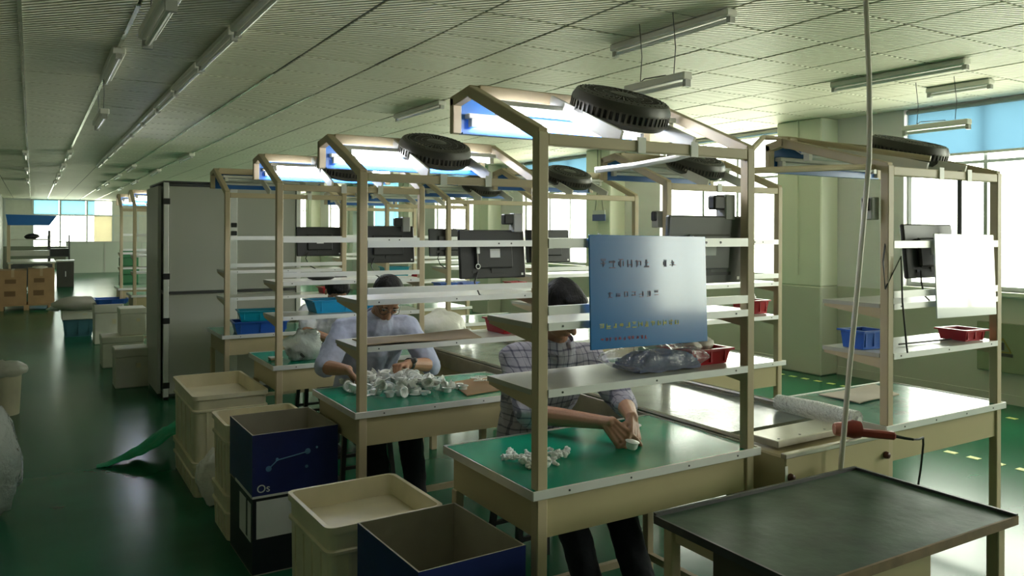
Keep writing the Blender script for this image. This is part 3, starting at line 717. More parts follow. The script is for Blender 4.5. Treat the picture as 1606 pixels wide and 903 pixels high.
# ================================================================== SMALL THINGS ON THE BENCHES
def bin_(name, label, x, y, z, w, d, h, m, rz=0, taper=.88, group=None, lip=.012, cat='bin'):
    t = thing(name, label, cat, (x, y, z), rz, group); a, b = w / 2, d / 2; k = taper; th = .006
    def ring(sx, sy, zz): return [(-sx, -sy, zz), (sx, -sy, zz), (sx, sy, zz), (-sx, sy, zz)]
    R_ = [ring(a * k, b * k, 0), ring(a, b, h - .008), ring(a + lip, b + lip, h - .008), ring(a + lip, b + lip, h), ring(a - th, b - th, h), ring(a * k - th, b * k - th, th)]
    vs = [v for r in R_ for v in r]; fs = [(3, 2, 1, 0), (20, 21, 22, 23)]
    for i in range(5):
        for q in range(4): fs.append((i * 4 + q, i * 4 + (q + 1) % 4, (i + 1) * 4 + (q + 1) % 4, (i + 1) * 4 + q))
    MB().add(vs, fs).build('bin_shell', m, t, smooth=False)
    for sx in (-.5, 0, .5): MB().box(sx * a * 1.5 - .004, sx * a * 1.5 + .004, -b * .98 - .002, -b * .9, h * .15, h * .9).build('rib', m, t, smooth=False)
    for q in (-.5, .46): MB().box(a * .93, a + .004, b * q, b * (q + .04), h * .2, h * .92).build('rib', m, t, smooth=False)
    return t
def blob(name, m, parent, loc, r, seed, amp=.25, fr=3.0, n=22, mm=14, flat=None):
    b = MB().ball((0, 0, 0), r, n, mm); vs = []
    for v in b.v:
        v = Vector(v); q = noise.noise(v.normalized() * fr * .5 + Vector((seed, 0, 0))) + .5 * noise.noise(v.normalized() * fr * 1.7 + Vector((0, seed, 0)))
        v = v * (1 + amp * q)
        if flat is not None and v.z < flat: v.z = flat + (v.z - flat) * .08
        vs.append(v)
    b.v = vs; return b.build(name, m, parent, loc, angle=80)
Z = .7605
S1, S2, S3, S4 = ST
# white parts, nearest table
pm = []
b = MB().lathe([(.006, 0), (.013, .001), (.014, .008), (.009, .011), (.006, .018), (.003, .018)], 10); pm.append(b.mesh('plastic_part', PARTW))
b = MB().ball((0, 0, .007), (.013, .010, .007), 8, 6).ball((.012, .004, .007), (.008, .007, .006), 7, 5).ball((-.010, .007, .006), (.007, .006, .006), 7, 5); pm.append(b.mesh('plastic_part', PARTW))
b = MB().lathe([(.011, 0), (.012, .010), (.010, .010), (.009, .003)], 10).tube([(.011, 0, .005), (.022, .0, .006)], .004, 6); pm.append(b.mesh('plastic_part', PARTW))
rnd = random.Random(11)
spots = []
for (cx, cy, rx, ry, n_) in ((1.585, 2.43, .085, .075, 42),):
    tries = 0
    while len(spots) < n_ and tries < 4000:
        tries += 1
        a = rnd.uniform(0, 2 * PI); q = math.sqrt(rnd.random()) * (1.0 + .25 * math.sin(3 * a + 1)); x, y = cx + rx * 1.35 * q * math.cos(a) + 0, cy + ry * 1.2 * q * math.sin(a)
        if all((x - p[0]) ** 2 + (y - p[1]) ** 2 > .021 ** 2 for p in spots): spots.append((x, y))
for i, (x, y) in enumerate(spots):
    o = link('plastic_part', pm[rnd.randrange(3)], None, (x, y, Z + .001), (rnd.choice((0, 0, .5, 1.4)), rnd.uniform(-.3, .3), rnd.uniform(0, 6)))
    if o.rotation_euler.x > .3: o.location.z += .011
    tag(o, 'small white plastic part in the loose pile on the nearest green worktop', 'part', 'white parts piled on the nearest worktop')
for i in range(9):
    x, y = rnd.choice(spots); o = link('plastic_part', pm[rnd.randrange(3)], None, (x + .008, y + .006, Z + .018), (rnd.uniform(-.5, .5), rnd.uniform(-.5, .5), rnd.uniform(0, 6)))
    tag(o, 'small white plastic part in the loose pile on the nearest green worktop', 'part', 'white parts piled on the nearest worktop')
# clear cups, second table
cm = []
cm.append(MB().lathe([(.001, 0), (.016, .0), (.020, .004), (.024, .022), (.030, .024), (.030, .027), (.022, .026), (.017, .005), (.001, .004)], 14).mesh('clear_cup', CUPW))
b = MB().lathe([(.001, 0), (.014, 0), (.026, .016), (.028, .020), (.024, .020), (.012, .004), (.001, .004)], 14); b.tube([(.02, 0, .016), (.04, .002, .018)], [.010, .007], 8); cm.append(b.mesh('clear_cup', CUPW))
CUPO = mat('glossy_white_cup_plastic', (.88, .88, .85), .18, var=.04)
cm.append(MB().lathe([(.001, 0), (.018, 0), (.021, .004), (.022, .020), (.030, .026), (.026, .028), (.018, .022), (.015, .005), (.001, .004)], 14).mesh('clear_cup', CUPO))
spots2 = []; tries = 0
while len(spots2) < 66 and tries < 20000:
    tries += 1
    u, v = rnd.random(), rnd.random()
    x = 1.40 + .56 * u; y = 3.70 + .40 * v
    # elongated heap from the table's aisle end towards its middle
    c = 3.99 - .22 * (x - 1.40) / .5; 
    w_ = .09 + .16 * math.exp(-((x - 1.66) / .17) ** 2)
    if abs(y - c) > w_: continue
    if y < 3.60 or y > 4.12: continue
    if all((x - p[0]) ** 2 + (y - p[1]) ** 2 > .040 ** 2 for p in spots2): spots2.append((x, y))
for i, (x, y) in enumerate(spots2):
    rx = rnd.choice((0, PI, 1.35, -1.3, .4)); o = link('clear_cup', cm[rnd.choice((0, 1, 2, 2))], None, (x, y, Z + (.001 if rx == 0 else .029 if rx == PI else .027)), (rx, 0, rnd.uniform(0, 6)))
    tag(o, 'glossy clear white cup in the heap on the second green worktop', 'cup', 'clear cups heaped on the second worktop')
for i in range(34):
    x, y = rnd.choice([s for s in spots2 if abs(s[0] - 1.68) < .17]); rx = rnd.uniform(-1.2, 1.2)
    o = link('clear_cup', cm[rnd.choice((0, 1, 2, 2))], None, (x + rnd.uniform(-.02, .02), y + rnd.uniform(-.02, .02), Z + rnd.uniform(.036, .058)), (rx, rnd.uniform(-.5, .5), rnd.uniform(0, 6)))
    tag(o, 'glossy clear white cup in the heap on the second green worktop', 'cup', 'clear cups heaped on the second worktop')
# cardboard sheets
def card(name, label, pts, z, th=.005, m=CARTON, curl=.004):
    p = [Vector((*q, 0)) for q in pts]; c = sum(p, Vector()) / 4
    def fn(u, v):
        q = (p[0] - c) * (1 - u) * (1 - v) + (p[1] - c) * u * (1 - v) + (p[2] - c) * u * v + (p[3] - c) * (1 - u) * v
        q.z = th + curl * (math.sin(u * 5 + v * 3) * .5 + .5) * (u * v + (1 - u) * (1 - v)); return q
    o = MB().sheet(8, 6, fn, th).build(name, m, None, (c.x, c.y, z)); return tag(o, label, 'cardboard')
card('cardboard_sheet', 'brown cardboard sheet under white sticks on the second worktop', [(1.90, 3.56), (2.26, 3.62), (2.27, 3.98), (1.98, 3.92)], Z)
card('cardboard_sheet', 'pale cardboard sheet lying on the window-side worktop by the conduit', [(3.47, 2.42), (3.86, 2.46), (3.96, 2.67), (3.49, 2.67)], Z, m=mat('pale_greyish_card', (.50, .42, .33), .8, var=.06), curl=.01)
card('cardboard_sheet', 'flat brown cardboard lying on the lower shelf above the clear cups', [(1.34, 3.50), (1.95, 3.50), (2.0, 3.75), (1.36, 3.76)], 1.063, m=mat('tan_card', (.40, .30, .20), .8, var=.06), curl=.012)
sm = MB().tube([(-.03, 0, .003), (.03, 0, .003)], .0028, 6).mesh('plastic_stick', PARTW)
for i in range(26):
    o = link('plastic_stick', sm, None, (2.17 + rnd.uniform(-.06, .06), 3.86 + rnd.uniform(-.05, .05), Z + .011 + (i % 5) * .004), (0, rnd.uniform(-.1, .1), rnd.uniform(-.9, .9)))
    tag(o, 'thin white plastic stick in the bundle on the brown cardboard', 'stick', 'white sticks on the cardboard')
o = blob('paper_slip', WHITEP, None, (2.20, 2.63, Z + .008), (.055, .03, .008), 4, .1); tag(o, 'small pale tray of parts by the conveyor rail, beyond the nearest hands', 'tray')
# packed cloth in clear plastic + red bin on nearest lower shelf
zs = 1.085
pk = thing('bagged_cloth', 'grey-blue folded cloth in a clear bag on the nearest lower shelf', 'bag', (2.04, 2.285, zs))
CLOTHM = mat('grey_blue_cloth', (.16, .18, .28), .8, var=.15, scale=10, bump=.5, bscale=20)
for k in range(3):
    def cl_fn(u, v, k=k):
        x = -.155 + .012 * k + (.30 - .02 * k) * u; y = -.085 + .16 * v
        e = max(0, 1 - (2 * u - 1) ** 8) * max(0, 1 - (2 * v - 1) ** 8)
        return (x, y + .008 * noise.noise(Vector((u * 4, k, 1))), .006 + .019 * (k + 1) * (.55 + .45 * e) + .008 * noise.noise(Vector((u * 5, v * 3, k * 7))))
    MB().sheet(18, 10, cl_fn, .013).build('folded_cloth', CLOTHM, pk, angle=70)
def wrap_fn(u, v):
    a = 2 * PI * v; c, s_ = math.cos(a), math.sin(a); x = -.215 + .40 * u
    w = max(.0, 1 - abs(2 * u - 1) ** 5); yy = .098 * math.copysign(abs(c) ** .5, c); zz = (.006 + .040 * w) * math.copysign(abs(s_) ** .7, s_)
    q = noise.noise(Vector((x * 16, c * 2.2, s_ * 2.2))) + .6 * noise.noise(Vector((x * 40, c * 5, s_ * 5)))
    return (x, yy * (1 + .08 * q), max(.001, .040 + zz * (1 + .3 * q) + .008 * q))
MB().sheet(44, 30, wrap_fn).build('plastic_wrap', film('clear_wrap', (.86, .88, .92), clear=.80, rough=.08, bump=.5, bscale=30), pk, angle=80)
bin_('red_bin', 'red plastic bin of white paper on the nearest lower shelf', 2.27, 2.32, zs, .20, .19, .062, REDP, -.02)
for i, (dx, dy, r) in enumerate(((-.04, .0, .05), (.05, .02, .055))):
    o = blob('crumpled_paper', mat('white_foam', (.82, .79, .72), .7, var=.04), None, (2.27 + dx, 2.32 + dy, zs + .062), (r, .05, .032), 9 + i, .3, 5, 20, 12)
    tag(o, ['crumpled white paper on the left in the red bin', 'crumpled white paper on the right in the red bin'][i], 'paper')
# second table low shelf
bin_('red_bin', 'red bin on the lower shelf between the two nearest left posts', 2.20, 3.66, 1.063, .17, .20, .075, REDP)
# blue trays
bin_('blue_tray', 'bright blue tray on the lower shelf above the third worktop', 1.78, 5.14, 1.066, .44, .20, .085, TEALP, .02)
bin_('blue_bin', 'blue bin under the teal tray on the farthest aisle-side worktop', 1.62, 6.72, Z, .42, .26, .10, BLUEP, -.1)
bin_('blue_bin', 'teal tray stacked on a blue bin on the farthest aisle-side worktop', 1.62, 6.73, Z + .101, .33, .24, .085, CYANP, -.13)
bin_('red_box', 'red bin on the farthest aisle-side lower shelf', 2.22, 6.72, 1.065, .16, .15, .055, REDP)
o = blob('pink_bundle', mat('pink_plastic', (.55, .12, .18), .4, var=.4, scale=30), None, (2.30, 6.80, 1.11), (.05, .05, .045), 7, .3); tag(o, 'pinkish bundle beside the red bin on the farthest aisle-side shelf', 'bundle')
o = blob('tool_pouch', BLACKP, None, (1.62, 5.08, 1.30), (.10, .05, .02), 3, .2, flat=-.016); tag(o, 'dark pouch lying on the upper shelf of the third workstation', 'pouch')
# clear bag on third table
cb = thing('clear_bag', 'shiny clear plastic bag of dark parts on the third green worktop', 'bag', (1.52, 5.12, Z))
blob('bag_film', BAGCLEAR, cb, (0, 0, .085), (.12, .10, .11), 21, .35, 4, 26, 16, flat=-.08)
blob('dark_contents', mat('dark_grey_parts', (.10, .09, .085), .5, var=.5, scale=30), cb, (-.02, 0, .045), (.085, .07, .055), 8, .3, 6, 20, 12, flat=-.04)
gd = thing('small_gadget', 'small flat pale box on the third worktop by its front corner', 'box', (1.36, 5.20, Z))
MB().box(-.04, .04, -.03, .03, .002, .018, .003).build('case', CARTON, gd); MB().box(-.042, .042, -.032, .032, .016, .022, .002).build('lid', WHITEP, gd)
# white bag on conveyor
wb = thing('white_sack', 'large white plastic sack standing on the conveyor behind the lavender worker', 'bag', (2.665, 5.42, .736))
blob('sack', mat('white_sack_film', (.85, .83, .74), .5, var=.04, bump=.6, bscale=12), wb, (0, 0, .12), (.19, .19, .145), 31, .2, 3, 26, 16, flat=-.115)
blob('tied_mouth', BAGMILK, wb, (.15, -.12, .09), (.06, .05, .05), 13, .4, 5, 16, 10)
# bins on the window-side row
bin_('blue_bin', 'blue bin with white label on the window-side lower shelf by the conduit', 3.28, 2.27, 1.074, .14, .13, .085, BLUEP, -.1)
bin_('red_bin', 'red bin at the right end of the window-side lower shelf by the glare-white board', 3.97, 2.20, 1.074, .15, .15, .055, REDP, -.1)
o = MB().tube([(-.2, 0, 0), (.2, .0, 0)], .004, 6).build('metal_rod', DARKMETAL, None, (3.68, 2.21, 1.080), (0, 0, -.05)); tag(o, 'thin dark rod lying on the window-side lower shelf beside the red bin', 'rod')
pole('loose_cable', [(3.19, 2.10, 1.56), (3.16, 2.09, 1.48), (3.175, 2.09, 1.36), (3.25, 2.065, 1.50), (3.262, 2.065, 1.30), (3.285, 2.06, 1.11), (3.30, 2.065, 1.075)], .004, BLACKP, 'black cable looping down the left post of the window-side workstation', 'cable', 6)
bin_('red_bin', 'red bin on the window-side shelf just right of the nearest right post', 4.13, 3.70, 1.064, .16, .17, .09, REDP)
bin_('red_bin', 'flat red tray on the window-side shelf under the grey-backed monitor', 3.86, 3.66, 1.064, .24, .16, .03, REDP)
o = blob('crumpled_paper', WHITEP, None, (4.16, 3.74, 1.17), (.05, .04, .03), 3, .3); tag(o, 'white paper in the red bin right of the nearest right post', 'paper')
bin_('blue_bin', 'left blue bin of the pair seen under the ringed monitor', 3.24, 6.50, 1.064, .17, .16, .075, BLUEP)
bin_('blue_bin', 'right blue bin of the pair seen under the ringed monitor', 3.46, 6.50, 1.064, .16, .16, .075, mat('pale_blue_plastic', (.16, .24, .70), .35))
bin_('teal_bin', 'teal bin far back between the second right post and the blue pair', 3.36, 7.98, 1.064, .26, .2, .16, CYANP)
o = MB().lathe([(.001, 0), (.04, 0), (.045, .02), (.045, .06), (.02, .085), (.001, .087)], 16).build('red_jar', REDP, None, (3.62, 8.0, 1.064)); tag(o, 'red rounded jar far back above the blue bins', 'jar')
bin_('red_bin', 'small red bin far back below the right end of the ringed monitor', 4.00, 6.52, 1.064, .16, .14, .06, REDP)
# sign hanging from the ceiling
sg = thing('hanging_sign', 'small blue and white sign hanging by string in front of the far pier', 'sign', (7.5, 9.74, 1.78))
MB().box(-.006, .006, -.16, .16, 0, .10).build('sign_band', mat('dull_blue_print', (.10, .13, .34), .5), sg); MB().box(-.006, .006, -.15, .15, .10, .165).build('sign_top', WHITEP, sg)
for q in (-.1, .1): MB().tube([(0, q, .165), (0, q * .4, .5), (0, q * .4, HC - 1.78)], .004, 5).build('string', DARKMETAL, sg)
# warning box on the wall
wbx = thing('wall_cabinet', 'grey-green electrical box with a warning triangle under the near window', 'electrical box', (XW - .06, 3.93, .30))
MB().box(0, .06, -.24, .24, 0, .46, .004).build('casing', mat('olive_box_paint', (.26, .29, .18), .5, var=.06), wbx)
tri = MB(); a = .075
for sgn in ((-a, -.05, 0, .08), (0, .08, a, -.05), (a, -.05, -a, -.05)): tri.bar((-.003, sgn[0], .24 + sgn[1]), (-.003, sgn[2], .24 + sgn[3]), .012, .004, (1, 0, 0))
tri.build('warning_triangle', mat('warning_ochre', (.30, .25, .06), .5), wbx, smooth=False)
MB().box(-.004, 0, -.012, .012, .21, .28).build('warning_bolt', DARKMETAL, wbx); MB().box(-.003, 0, -.09, .09, .15, .18).build('warning_strip', DARKMETAL, wbx)

# ================================================================== CRATES AND BOXES BY THE AISLE
def crate(name, label, x, y, z, w, d, h, m=CREAM, rz=0, cat='crate', rib=True):
    """stackable crate: rounded corners, rolled rim, a band and ribs"""
    t = thing(name, label, cat, (x, y, z), rz)
    def rr(a, b, r, zz, n=4):
        out = []
        for cx, cy, a0 in ((a - r, b - r, 0), (-a + r, b - r, PI / 2), (-a + r, -b + r, PI), (a - r, -b + r, 1.5 * PI)):
            for k in range(n + 1): out.append((cx + r * math.cos(a0 + PI / 2 * k / n), cy + r * math.sin(a0 + PI / 2 * k / n), zz))
        return out
    def shell(levels):
        vs = []; fs = []; n = None
        for (a, b, r, zz) in levels:
            q = rr(a, b, r, zz); n = len(q); vs += q
        for i in range(len(levels) - 1):
            for k in range(n): fs.append((i * n + k, i * n + (k + 1) % n, (i + 1) * n + (k + 1) % n, (i + 1) * n + k))
        fs.append(tuple(range(n - 1, -1, -1))); fs.append(tuple((len(levels) - 1) * n + k for k in range(n)))
        return MB().add(vs, fs)
    a, b = w / 2, d / 2; r = .035; th = .008
    shell([(a - .016, b - .016, r, 0), (a - .011, b - .011, r, h - .09), (a - .010, b - .010, r, h - .03), (a, b, r, h - .026), (a, b, r, h), (a - th - .008, b - th - .008, r * .8, h), (a - .018 - th, b - .018 - th, r * .8, th)]).build('crate_shell', m, t, angle=50)
    shell([(a - .011, b - .011, r, h - .105), (a - .002, b - .002, r, h - .10), (a - .002, b - .002, r, h - .09), (a - .010, b - .010, r, h - .085)]).build('crate_band', m, t, angle=50)
    if rib:
        for q in (-.62, -.2, .2, .62):
            MB().bar((q * a, -b + .016, .01), (q * a, -b + .010, h - .10), .012, .008, (0, 1, 0)).build('rib', m, t, smooth=False)
            MB().bar((-a + .016, q * b, .01), (-a + .010, q * b, h - .10), .012, .008, (1, 0, 0)).build('rib', m, t, smooth=False)
    return t
def carton(name, label, x, y, z, w, d, h, m_out, m_in, rz=0, sag=.0):
    t = thing(name, label, 'carton', (x, y, z), rz); a, b = w / 2, d / 2; th = .006
    MB().box(-a, a, -b, b, 0, th).build('carton_base', m_in, t)
    for nm, (x0, x1, y0, y1) in (('front', (-a, a, -b, -b + th)), ('back', (-a, a, b - th, b)), ('side', (-a, -a + th, -b + th, b - th)), ('side', (a - th, a, -b + th, b - th))):
        o = MB().box(x0, x1, y0, y1, th, h).build('%s_wall' % nm, m_out, t, smooth=False)
        o.data.materials.append(m_in)
        for p in o.data.polygons:
            n_ = p.normal; c = p.center
            if (nm == 'front' and n_.y > .5) or (nm == 'back' and n_.y < -.5) or (nm == 'side' and n_.x * c.x < -.0001) or n_.z > .5: p.material_index = 1
    return t
cA = carton('open_carton', 'open navy carton in front of the nearest workstation, lowest in the photo', 1.155, 2.36, 0, .38, .47, .60, NAVY, CARTIN, .03)
MB().ball((-.02, -.237, .50), (.012, .002, .012)).build('molecule_dot', PALEPRINT, cA)
MB().tube([(-.02, -.238, .5), (-.06, -.238, .44), (-.03, -.238, .40)], .004, 5).build('molecule_print', PALEPRINT, cA)
crate('cream_crate', 'tall open cream crate between the two navy cartons', 1.12, 2.96, 0, .47, .49, .55, CREAM, .02)
cB = carton('open_carton', 'open navy carton with molecule print, on top of a black carton', 1.075, 3.97, .36, .41, .46, .295, NAVY, CARTIN, .01)
pr = MB().tube([(-.13, -.232, .13), (-.09, -.232, .165), (.05, -.232, .185)], .003, 5).build('molecule_print', PALEPRINT, cB)
for (x, z, r) in ((-.13, .13, .014), (-.09, .168, .008), (.055, .187, .014), (.05, .115, .008), (.10, .2, .006)): MB().ball((x, -.231, z), (r, .002, r), 10, 6).build('molecule_dot', PALEPRINT, cB)
MB().box(-.2065, -.2055, -.225, .1, -.0, .015).build('white_strip', WHITEP, cB)
MB().box(-.205, .205, -.2325, -.2305, 0, .010).build('white_strip', WHITEP, cB)
fc = bpy.data.curves.new('brand_lettering', 'FONT'); fc.body = 'Os'; fc.size = .052; fc.extrude = .0008; fc.materials.append(WHITEP)
fo_ = bpy.data.objects.new('lettering_curve', fc); COL.objects.link(fo_)
fm = bpy.data.meshes.new_from_object(fo_.evaluated_get(bpy.context.evaluated_depsgraph_get())); bpy.data.objects.remove(fo_)
fo = bpy.data.objects.new('lettering', fm); COL.objects.link(fo); fo['kind'] = 'stuff'; fo.parent = cB; fo.location = (-.185, -.2315, .025); fo.rotation_euler = (PI / 2, 0, 0)
cC = carton('closed_carton', 'black carton with white labels under the molecule-print carton', 1.075, 3.97, 0, .405, .455, .355, BLACKBOARD, CARTIN, .01)
MB().box(-.2025, .2025, -.2275, .2275, .352, .358).build('top_flaps', BLACKBOARD, cC)
MB().box(-.185, .05, -.2295, -.2278, .17, .345).build('label', WHITEP, cC); MB().box(-.2042, -.2030, -.20, .02, .15, .33).build('label', WHITEP, cC)
MB().box(-.2047, -.2035, -.14, -.11, .16, .345).build('label_bar', BLACKBOARD, cC)
crate('cream_crate', 'upper cream crate of the stack behind the molecule-print carton', 1.07, 4.41, .23, .44, .40, .37, CREAM)
crate('cream_crate', 'lower cream crate of the stack behind the molecule-print carton', 1.07, 4.41, 0, .44, .40, .235, CREAM)
crate('cream_crate', 'upper cream crate of the tall stack beside the cabinet corner', 1.045, 5.40, .205, .45, .80, .405, CREAM)
crate('cream_crate', 'lower cream crate of the tall stack beside the cabinet corner', 1.045, 5.40, 0, .45, .80, .21, CREAM)
# milky bag slumped between the stacks, green sheet
o = blob('slumped_bag', BAGMILK, None, (.93, 4.85, .15), (.12, .13, .16), 17, .3, 4, 22, 14, flat=-.145); tag(o, 'milky plastic bag slumped on the floor between the two cream stacks', 'bag')
def green_fn(u, v):
    w = .16 + .84 * u; x = -.34 + .50 * u; y = (-.26 + .46 * v) * w + .05 * u
    q = noise.noise(Vector((x * 7, y * 7, 3))) + .5 * noise.noise(Vector((x * 17, y * 17, 8)))
    hgt = .25 * u ** 1.2 * (.35 + .65 * math.sin(PI * (v * .75 + .2))) + .045 * q * (.25 + u)
    return (x + .02 * q, y, max(.005, hgt))
o = MB().sheet(26, 20, green_fn, .004).build('green_sheet', GREENBAG, None, (.72, 6.02, .004), angle=70); tag(o, 'crumpled green sheet on the dark aisle floor beside the cream stack', 'sheet')
o = blob('green_bag', GREENBAG, None, (.84, 2.86, .10), (.10, .13, .11), 23, .3, 4, 20, 12, flat=-.097); tag(o, 'green bag on the floor beside the front cream crate', 'bag')

# ================================================================== GREY CABINET
CB = thing('grey_cabinet', 'tall grey-panelled cabinet with aluminium frame and black hinges beyond the benches', 'cabinet', (1.06, 8.06, 0))
W_, H_, D_ = 1.30, 2.06, 1.05
for x in (0, .60, W_ - .045): MB().box(x, x + (.045 if x != .60 else .07), 0, .045, 0.0, H_, .003).build('frame_stile', WALU, CB)
for x in (0, W_ - .045): MB().box(x, x + .045, D_ - .045, D_, 0, H_, .003).build('frame_stile', WALU, CB)
for z in (.03, 1.0, H_ - .03): MB().box(.045, W_ - .045, .006, .04, z, z + .022).build('frame_rail', DARKMETAL, CB)
MB().box(0, W_, 0, D_, H_, H_ + .015).build('cabinet_top', DARKMETAL, CB)
for (a, b) in ((.05, .595), (.675, W_ - .05)):
    for (z0, z1) in ((.055, .995), (1.025, H_ - .035)): MB().box(a, b, .014, .026, z0, z1, .002).build('panel', GREYPANEL, CB)
for z0, z1 in ((.055, .995), (1.025, H_ - .035)):
    MB().box(.012, .024, .05, D_ - .05, z0, z1, .002).build('panel', GREYPANEL, CB); MB().box(W_ - .024, W_ - .012, .05, D_ - .05, z0, z1, .002).build('panel', GREYPANEL, CB)
    MB().box(.05, W_ - .05, D_ - .03, D_ - .018, z0, z1).build('panel', GREYPANEL, CB)
for z in (1.88, 1.17, .75, .14): MB().box(-.006, .055, -.008, .0, z - .028, z + .028, .003).build('hinge', BLACKP, CB)
for z in (1.66, 1.58): MB().box(.61, .665, -.014, 0, z - .022, z + .022, .004).build('latch', BLACKP, CB)
MB().box(.0, .05, .0, .05, 0, .03).build('foot', BLACKP, CB)
MB().box(-.04, -.01, .1, D_ - .1, .05, H_ - .03).build('open_leaf', GREYPANEL, CB)

# ================================================================== AISLE: BOXES, BAGS, PALLET
def foam(label, x, y, z, w, d, h, rz=0):
    t = thing('white_box', label, 'box', (x, y, z), rz)
    MB().box(-w / 2, w / 2, -d / 2, d / 2, 0, h * .78, .008).build('box_body', WHITEBOX, t); MB().box(-w / 2 - .006, w / 2 + .006, -d / 2 - .006, d / 2 + .006, h * .785, h, .008).build('lid', WHITEBOX, t)
    MB().box(w * .12, w * .26, -d / 2 - .003, -d / 2, h * .5, h * .62).build('handle_slot', CREAM, t)
    return t
foam('white box on the aisle floor at the cabinet corner, closest of the white boxes', .875, 9.05, 0, .31, .32, .40)
foam('white box on the aisle floor behind the closest white box', .92, 10.5, 0, .44, .4, .36)
foam('white box on top of the second white box in the aisle', 1.03, 10.52, .362, .28, .36, .32)
foam('tall white box under the blue tray farther down the aisle', .93, 12.7, 0, .36, .40, .56)
bin_('blue_tray', 'shallow blue tray on the tall white box in the aisle', .97, 12.7, .56, .42, .40, .07, BLUEP)
foam('dull white box carrying the white sack far down the aisle', .60, 13.75, .26, .44, .42, .14)
bin_('teal_box', 'dull teal box under the dull white box far down the aisle', .60, 13.75, 0, .40, .40, .255, mat('dull_teal_plastic', (.05, .15, .19), .5), cat='box')
ws = thing('white_sack', 'slack white sack lying over the boxes far down the aisle', 'bag', (.62, 13.7, .40))
blob('sack', mat('dull_white_sack', (.52, .50, .42), .6, var=.06, bump=.4, bscale=9), ws, (0, 0, .08), (.36, .28, .12), 41, .25, 3, 26, 14, flat=-.075)
blob('tied_mouth', BAGMILK, ws, (-.33, -.04, .03), (.09, .07, .04), 44, .4, 5, 14, 10)
tb = thing('waste_bin', 'cream bin with a milky bag liner at the left edge of the aisle', 'bin', (-.20, 8.15, 0))
MB().lathe([(.11, 0), (.13, .40), (.138, .40), (.138, .41), (.12, .41), (.10, .01)], 20).build('bin_body', CREAM, tb)
blob('bag_liner', BAGMILK, tb, (0, 0, .39), (.175, .165, .075), 51, .22, 4, 26, 12)
bgl = thing('clear_sack', 'big clear plastic sack at the left edge of the photo', 'bag', (-.255, 5.25, 0))
blob('sack_film', BAGCLEAR, bgl, (0, 0, .30), (.20, .22, .33), 61, .25, 3, 28, 18, flat=-.29)
blob('sack_contents', mat('pale_green_film', (.42, .50, .44), .5, var=.15, scale=7), bgl, (-.05, 0, .24), (.13, .15, .22), 64, .25, 4, 22, 14, flat=-.23)
pa = thing('pallet', 'wooden pallet under the brown cartons far down the aisle', 'pallet', (-.60, 18.55, 0))
for k in range(5): MB().box(0, 1.0, k * .19, k * .19 + .12, .09, .11).build('deck_board', CARTON, pa)
for x in (.03, .46, .88): MB().box(x, x + .09, 0, .88, 0, .09).build('pallet_runner', CARTON, pa)
def closed(label, x, y, z, w, d, h):
    t = thing('brown_carton', label, 'carton', (x, y, z))
    MB().box(-w / 2, w / 2, -d / 2, d / 2, 0, h, .004).build('carton_body', CARTON, t); MB().box(-.025, .025, -d / 2 - .002, d / 2 + .002, h - .002, h + .002).box(-.025, .025, -d / 2 - .002, -d / 2, h * .8, h).build('packing_tape', mat('packing_tape', (.42, .30, .18), .3), t)
    MB().box(-w * .3, w * .1, -d / 2 - .002, -d / 2, h * .25, h * .4).build('printed_mark', mat('dark_brown_print', (.16, .09, .04), .8), t)
    MB().box(-w * .28, w * .12, -d / 2 - .002, -d / 2, h * .62, h * .74).build('printed_mark', MATS['dark_brown_print'], t)
    return t
closed('left brown carton on the pallet far down the aisle', -.33, 18.98, .112, .47, .8, .69)
closed('right brown carton on the pallet far down the aisle', .16, 18.98, .112, .46, .8, .71)
cr = blob('loose_scrap', BAGMILK, None, (.14, 18.8, .85), (.14, .1, .03), 71, .3); tag(cr, 'white scrap of film on top of the right brown carton', 'film')
# far bench with blue hood along the left wall
FB = thing('far_bench', 'far workbench with blue hood and shelf against the left wall', 'workbench', (-.55, 24.6, 0))
MB().box(0, 1.1, 0, 2.6, .72, .76).build('tabletop', SHELF, FB); MB().box(.05, 1.05, .04, .06, .10, .70).build('front_panel', DARKMETAL, FB)
for x in (.02, 1.02):
    for y in (.02, 2.5): MB().box(x, x + .05, y, y + .05, 0, .72).build('leg', BEIGE, FB)
MB().box(-.02, .06, .0, .08, .76, 2.02).build('post', BEIGE, FB); MB().box(.92, .98, .5, .56, .76, 1.6).build('post', DARKMETAL, FB)
MB().prism([(-.05, 2.02), (-.0, 1.74), (.95, 1.74), (1.12, 2.0), (.98, 2.0)], 'y', -.05, .8).build('blue_hood', BLUEPANEL, FB)
MB().box(0, .95, .1, .5, 1.34, 1.37).build('shelf', SHELF, FB); MB().box(0, .95, .1, .5, .92, 1.06).build('shelf', SHELF, FB)
bb = blob('dark_bundle', BLACKP, None, (.0, 24.9, 1.44), (.18, .12, .075), 81, .3, flat=-.07); tag(bb, 'dark bundle on the shelf of the far blue-hooded bench', 'bundle')
DW = thing('dark_cupboard', 'low dark cupboard beside the far blue-hooded bench', 'cupboard', (.60, 25.6, 0))
MB().box(0, .42, 0, .5, 0, .72, .01).build('cupboard_body', mat('dark_brown_cupboard', (.06, .055, .045), .5), DW); MB().box(-.02, .44, -.02, .52, .72, .76).build('cupboard_top', SHELF, DW); MB().box(.2, .22, -.01, 0, .3, .45).build('handle', WALU, DW)
RK = thing('dark_rack', 'dark wire rack against the bright far window', 'rack', (.45, 31.0, 0))
for x in (0, .62): 
    for y in (0, .4): MB().box(x, x + .04, y, y + .04, 0, 1.45).build('leg', DARKMETAL, RK)
for z in (.70, 1.02, 1.2): MB().box(0, .66, 0, .44, z, z + .03).build('shelf', DARKMETAL, RK)
MB().box(.02, .64, .02, .42, .73, .98).build('stored_box', BLACKP, RK)
